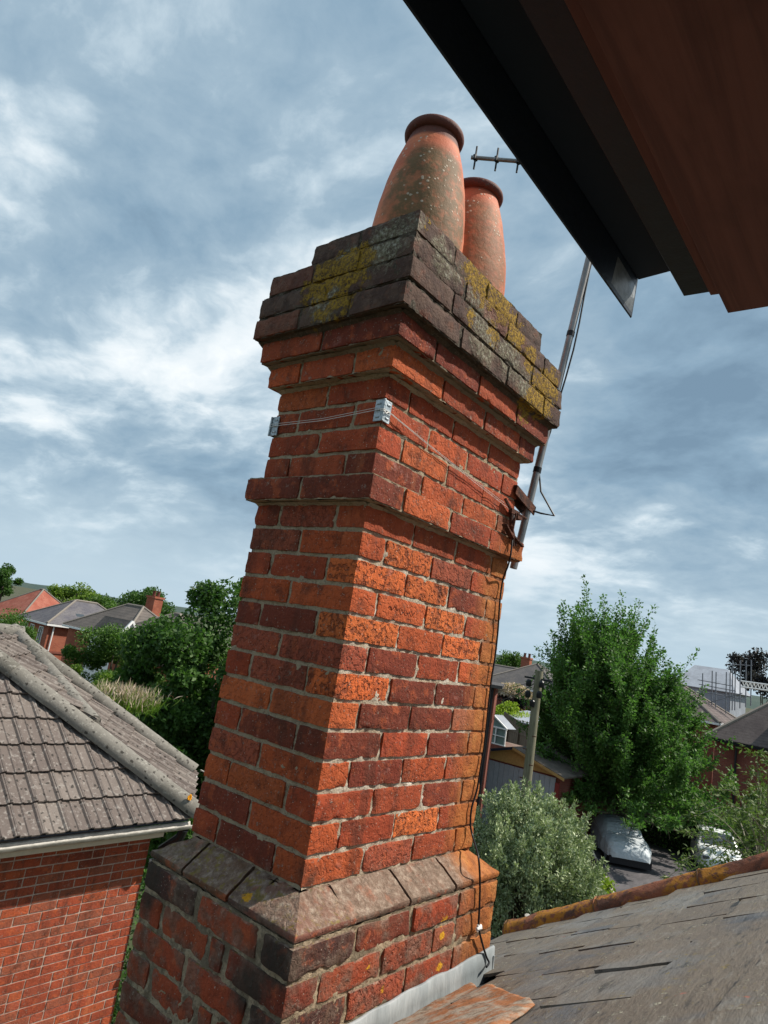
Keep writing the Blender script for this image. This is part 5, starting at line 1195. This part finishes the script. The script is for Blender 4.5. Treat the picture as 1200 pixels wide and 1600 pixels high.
for s_ in (0, 1):
    yA = -.25 if s_ == 0 else gw+.25; MB().slab([(-.25, yA, zt-.06), (-.25, gw/2, zt+rise), (gl_, gw/2, zt+rise), (gl_, yA, zt-.06)], .07).obj('roof', M_FELT, gd)
    MB().extr([(-.27, yA, zt-.20), (-.27, gw/2, zt+rise-.12), (-.27, gw/2, zt+rise-.02), (-.27, yA, zt-.09)], (.03, 0, 0)).obj('bargeboard', M_OCHRE if s_ == 0 else M_SOFB, gd)
for k in range(16): MB().box((-.01, .32+k*.235, (zt-.18)/2), (.05, .225, zt-.20)).obj('door_board', M_BLUEG, gd, bevel=.008)
MB().box((-.03, .10, (zt-.35)/2), (.09, .17, zt-.36)).obj('door_post', simple('red_post', (.20, .035, .03), .7), gd)
# telegraph pole
pb = at(821, 1240, 26); pt_ = at(829, 1046, 26); tp = empty('telegraph_pole', (pb.x, pb.y, GROUND), 0, 'greenish grey wooden telegraph pole with black boxes at its top', 'pole')
M_POLE = simple('weathered_pole', (.17, .16, .10), .95, 0, .3, 3, .5, 14, (.25, .23, .16), (3, 3, .4))
MB().tube([Vector((pb.x, pb.y, GROUND)), Vector((pb.x, pb.y, pt_.z))], [.19, .145], 12).obj('pole', M_POLE, tp, True, local=False)
for k, (dx, dy, dz) in enumerate(((-.2, .28, -.45), (-.2, -.24, -.42), (-.2, .26, -.85), (-.22, -.2, -.8), (-.18, .05, -1.15))): MB().lathe((pb.x+dx, pb.y+dy, pt_.z+dz-.17), [(0, 0), (.08, .0), (.10, .06), (.10, .2), (.05, .26), (0, .26)], 10).obj('cable_box', M_BLACKPL, tp, True, local=False)
MB().box((pb.x, pb.y, pt_.z-.3), (.1, 1.1, .07)).obj('crossbar', M_BLACKPL, tp, local=False)
for k, (ex_, ey_, dd) in enumerate(((760, 1085, 45), (700, 1075, 60), (735, 1100, 40))):
    a_ = Vector((pb.x, pb.y, pt_.z-.35)); b_ = at(ex_, ey_, dd); MB().tube([a_.lerp(b_, f)-Vector((0, 0, .5*math.sin(math.pi*f))) for f in (0, .25, .5, .75, 1)], .012, 4).obj('wire', M_CABLE, tp, local=False)
for k in range(5): MB().box((pb.x-.15, pb.y+(.16 if k % 2 else -.16), GROUND+2.6+k*.5), (.03, .14, .03)).obj('step_peg', M_RUST, tp, local=False)
# fences
def fence(label, a, b_, h, bw=.14, mat=None, rails=True, zb=None, name='fence'):
    a = Vector(a); b_ = Vector(b_); L = (b_-a).length; ang = math.atan2(b_.y-a.y, b_.x-a.x); o = empty(name, a, ang, label, 'fence'); n_ = int(L/bw)
    me = None
    for k in range(n_):
        if me is None: bo = MB().box((0, 0, 0), (bw-.012, .022, h)).obj('board', mat or M_FENCE, o, bevel=.003); me = bo
        else: bo = me.copy(); COL.objects.link(bo); bo.parent = o
        bo.location = (bw*(k+.5), random.uniform(-.006, .006), h/2+random.uniform(-.02, .02)+((b_.z-a.z)*k/n_))
    for zz_ in (.3, h-.3): MB().box((L/2, .035, zz_), (L, .04, .07)).obj('rail', mat or M_FENCE, o)
    k = 0
    while k < L: MB().box((k, .06, h/2+.04), (.09, .09, h+.08)).obj('post', mat or M_FENCE, o); k += 1.8
    return o
P1 = onZ(906, 1268, GROUND); P2 = onZ(925, 1330, GROUND)
fence('low brown boarded fence between garage and covered car', (36.3, 13.9, GROUND), (29.2, 10.85, GROUND), 1.15)
fence('brown boarded fence in front of the brick house at the right', (38.5, 13, GROUND), (38.0, 3.0, GROUND), 1.75, .16)
q = at(850, 1170, 40); q2 = at(784, 1138, 46); fence('tall weathered fence behind the telegraph pole', (q.x, q.y, q.z-1.15), (q2.x, q2.y, q2.z-.6), 1.7, .18)
MB().tube([onZ(929, 1340, GROUND)+Vector((0, 0, .06)), onZ(966, 1416, GROUND)+Vector((0, 0, .06))], .06, 6).obj('kerb', simple('pale_kerb', (.42, .38, .33), .9))
tag(bpy.data.objects['kerb'], 'thin pale kerb edging the driveway below the covered car', 'kerb')
MB().tube([onZ(905, 1262, GROUND+1.2), onZ(916, 1305, GROUND+.9), onZ(931, 1342, GROUND+.3)], .035, 6).obj('handrail', simple('pale_rail', (.42, .38, .33), .9)); tag(bpy.data.objects['handrail'], 'slanting pale rail left of the covered car', 'rail')
# grey flat roofed building, small garage, greenhouse
q = at(884, 1142, 46); o = empty('flat_roofed_building', (q.x, q.y, GROUND), 0, 'long low building with pale grey sheet roof behind the telegraph pole', 'building')
zt = q.z-GROUND; MB().box((2, 2.6, zt/2), (4, 5.2, zt)).obj('wall', M_FENCE, o); MB().slab([(-.3, -.3, zt-.05), (-.3, 5.3, zt-.05), (5.0, 5.3, zt+.42), (5.0, -.3, zt+.42)], .08).obj('roof', M_FLAT, o); MB().box((1.2, 1.2, zt+.28), (.7, .8, .16)).obj('rooflight', M_WHITE, o, bevel=.02)
q = at(862, 1124, 56); o = empty('small_garage', (q.x, q.y, GROUND), .1, 'small pinkish brick garage with low gable above the grey sheet roof', 'garage')
zt = q.z-GROUND; MB().extr([(0, 0, 0), (0, 2.6, 0), (0, 2.6, zt), (0, 1.3, zt+.7), (0, 0, zt)], (4, 0, 0)).obj('wall', M_WALLD, o)
for s_ in (0, 1): yA = -.2 if s_ == 0 else 2.8; MB().slab([(-.15, yA, zt-.05), (-.15, 1.3, zt+.78), (4.1, 1.3, zt+.78), (4.1, yA, zt-.05)], .08).obj('roof', M_FELT, o)
q = at(788, 1165, 36); gh = empty('greenhouse', (q.x, q.y, q.z-.05), -.1, 'small white framed greenhouse just right of the chimney edge', 'greenhouse')
MB().box((1, .9, -.5-.0), (2.1, 1.9, abs(GROUND-q.z)-.0 if False else 1.0)).obj('base_wall', M_WALLD, gh)
for yy in (0, .6, 1.2, 1.8): MB().box((0, yy, .42), (.06, .06, .84)).obj('post', M_WHITE, gh); 
MB().box((0, .9, .84), (.07, 1.9, .07)).obj('top_rail', M_WHITE, gh); MB().box((0, .9, .02), (.07, 1.9, .07)).obj('sill', M_WHITE, gh); MB().box((0, .9, .45), (.05, 1.8, .04)).obj('glazing_bar', M_WHITE, gh)
for s_ in (-.05, 1.85): MB().tube([(0, s_, .86), (0, .9, 1.42)], .045, 4).obj('bargeboard', M_WHITE, gh)
MB().extr([(.05, 0, 0), (.05, 1.8, 0), (.05, 1.8, .84), (.05, .9, 1.38), (.05, 0, .84)], (.02, 0, 0)).obj('glazing', simple('green_glass', (.16, .22, .20), .15), gh)
for s_ in (0, 1): yA = 0 if s_ == 0 else 1.8; MB().slab([(0, yA, .86), (0, .9, 1.42), (.9, .9, 1.42), (.9, yA, .86)], .03).obj('roof_glazing', M_FLAT, gh)

# ---------------------------------------------------------------- cars
def car_loft(L, Wd, prof_, nseg=44, nring=22, wr=0.0, seed=0):
    """prof_: list of (s 0..1, half width, z bottom, z shoulder, z top, top half width)"""
    V = []; F = []
    ss = np.linspace(0, 1, nseg+1)
    def ip(s, k): return float(np.interp(s, [p[0] for p in prof_], [p[k] for p in prof_]))
    for i, s in enumerate(ss):
        hw, zb_, zs, zt_, tw = [ip(s, k) for k in range(1, 6)]
        for j in range(nring+1):
            a = j/nring; q = a*2-1; sg = 1 if q > 0 else -1; aa = 1-abs(q)   # aa 0 at hem, 1 at top centre
            if aa < .35: f = aa/.35; y = hw*(1-.02*f+.03*(math.sin(f*3.14))); z = zb_+(zs-zb_)*f
            elif aa < .7: f = (aa-.35)/.35; f2 = f*f*(3-2*f); y = hw*(1-f)+tw*f; z = zs+(zt_-zs)*(math.sin(f*1.45)/math.sin(1.45))
            else: f = (aa-.7)/.3; y = tw*(1-f); z = zt_+.03*math.sin(f*1.57)
            x = s*L; d = 0
            if wr:
                d = wr*noise.noise(Vector((x*1.3, q*2.2+seed, 0)))+wr*.5*math.sin(x*9+q*5+3*noise.noise(Vector((x, q*3, 1))))*(.3+abs(q))*max(0, .9-z*.3)*(1 if s < .45 or s > .7 else .4)
            V.append((x+d*.3, sg*(y+d), z+d*.4))
    for i in range(nseg):
        for j in range(nring): k = i*(nring+1)+j; F.append((k, k+1, k+nring+2, k+nring+1))
    F.append(tuple(range(nring+1))[::-1]); F.append(tuple(nseg*(nring+1)+j for j in range(nring+1)))
    return V, F
def wheel(parent, x, y):
    wh = MB().tube([(x, y-.09, .31), (x, y+.09, .31)], .31, 20).obj('tyre', M_BLACKPL, parent, True); MB().tube([(x, y-.10, .31), (x, y+.10, .31)], .19, 14).obj('rim', M_GALV, parent, True)
def cover_mat():
    m, t, b, out = newmat('silver_cover'); tc = t.add('ShaderNodeTexCoord').outputs['Object']
    c = t.mix(t.step(t.noise(tc, 2.0, 4), .35, .65), (.44, .49, .52), (.56, .60, .62))
    wv = t.noise(t.vmath('MULTIPLY', tc, (5, 1.1, 1.6)), 1.0, 4, .5, 1.5); wv2 = t.noise(tc, 3.2, 3, .5, 1.2)
    finish(t, b, c, .42, t.bump(t.math('ADD', wv, wv2), .8, .08), 0.0); return m
cc_ = Vector((27.2, 7.75, GROUND)); hdg = math.atan2(10.7-8.15, 32.0-28.0)
cv = empty('covered_car', cc_, hdg, 'parked car under a silvery grey fitted cover with small red mark on its nose', 'car')
pr_ = [(0, .60, .40, .55, .66, .38), (.02, .72, .36, .60, .78, .48), (.07, .82, .34, .68, .90, .56), (.18, .88, .32, .76, .98, .62), (.30, .90, .32, .82, 1.04, .66), (.42, .88, .22, .86, 1.28, .60), (.55, .88, .22, .90, 1.36, .58), (.75, .88, .22, .90, 1.34, .58), (.88, .86, .22, .88, 1.16, .56), (.96, .80, .26, .80, .98, .52), (1, .66, .32, .66, .82, .42)]
V, F = car_loft(4.1, 1.8, pr_, 70, 40, .032); m_ = MB().add(V, F); m_.obj('cover', cover_mat(), cv, True, sharp=180)
for x_ in (.75, 3.25):
    for y_ in (-.72, .72): wheel(cv, x_, y_)
MB().box((2.05, 0, .27), (3.9, 1.6, .26)).obj('underbody', M_BLACKPL, cv)
MB().box((.36, .52, .815), (.16, .12, .012), M=Matrix.Rotation(-.25, 3, 'Y')).obj('red_mark', simple('red_print', (.55, .05, .05), .6), cv); MB().box((.50, -.46, .862), (.2, .2, .010), M=Matrix.Rotation(-.2, 3, 'Y')).obj('warning_print', simple('pale_red_print', (.60, .45, .44), .6), cv)
wc = onZ(1128, 1372, GROUND); hw_ = empty('white_car', (wc.x, wc.y, GROUND), hdg-.2, 'white car half hidden behind leafy sprigs at the far right', 'car')
pr2 = [(0, .60, .30, .50, .58, .50), (.03, .76, .24, .60, .70, .62), (.10, .84, .20, .70, .80, .70), (.27, .87, .18, .84, .93, .74), (.40, .87, .18, .90, 1.36, .60), (.52, .87, .18, .92, 1.46, .58), (.80, .87, .18, .92, 1.42, .58), (.93, .85, .2, .90, 1.10, .60), (.98, .80, .24, .78, .94, .60), (1, .70, .32, .62, .80, .50)]
V, F = car_loft(4.0, 1.75, pr2, 50, 28); MB().add(V, F).obj('body', simple('white_car_paint', (.72, .74, .74), .25, 0, spec=.6), hw_, True, sharp=50)
MB().slab([(1.10, -.66, .99), (1.10, .66, .99), (1.63, .54, 1.40), (1.63, -.54, 1.40)], -.012).obj('windscreen', M_GLASS, hw_)
for s_ in (-1, 1):
    MB().slab([(1.30, .885*s_, .95), (3.55, .885*s_, .97), (3.2, .66*s_, 1.40), (1.75, .66*s_, 1.40)], .012).obj('side_window', M_GLASS, hw_)
    MB().box((.10, .60*s_, .62), (.16, .26, .14)).obj('headlight', M_GLASS, hw_, bevel=.03); MB().box((1.35, .98*s_, .98), (.14, .18, .12)).obj('mirror', M_BLACKPL, hw_, bevel=.03)
for x_ in (.75, 3.2):
    for y_ in (-.76, .76): wheel(hw_, x_, y_)
bpy.context.view_layer.update()
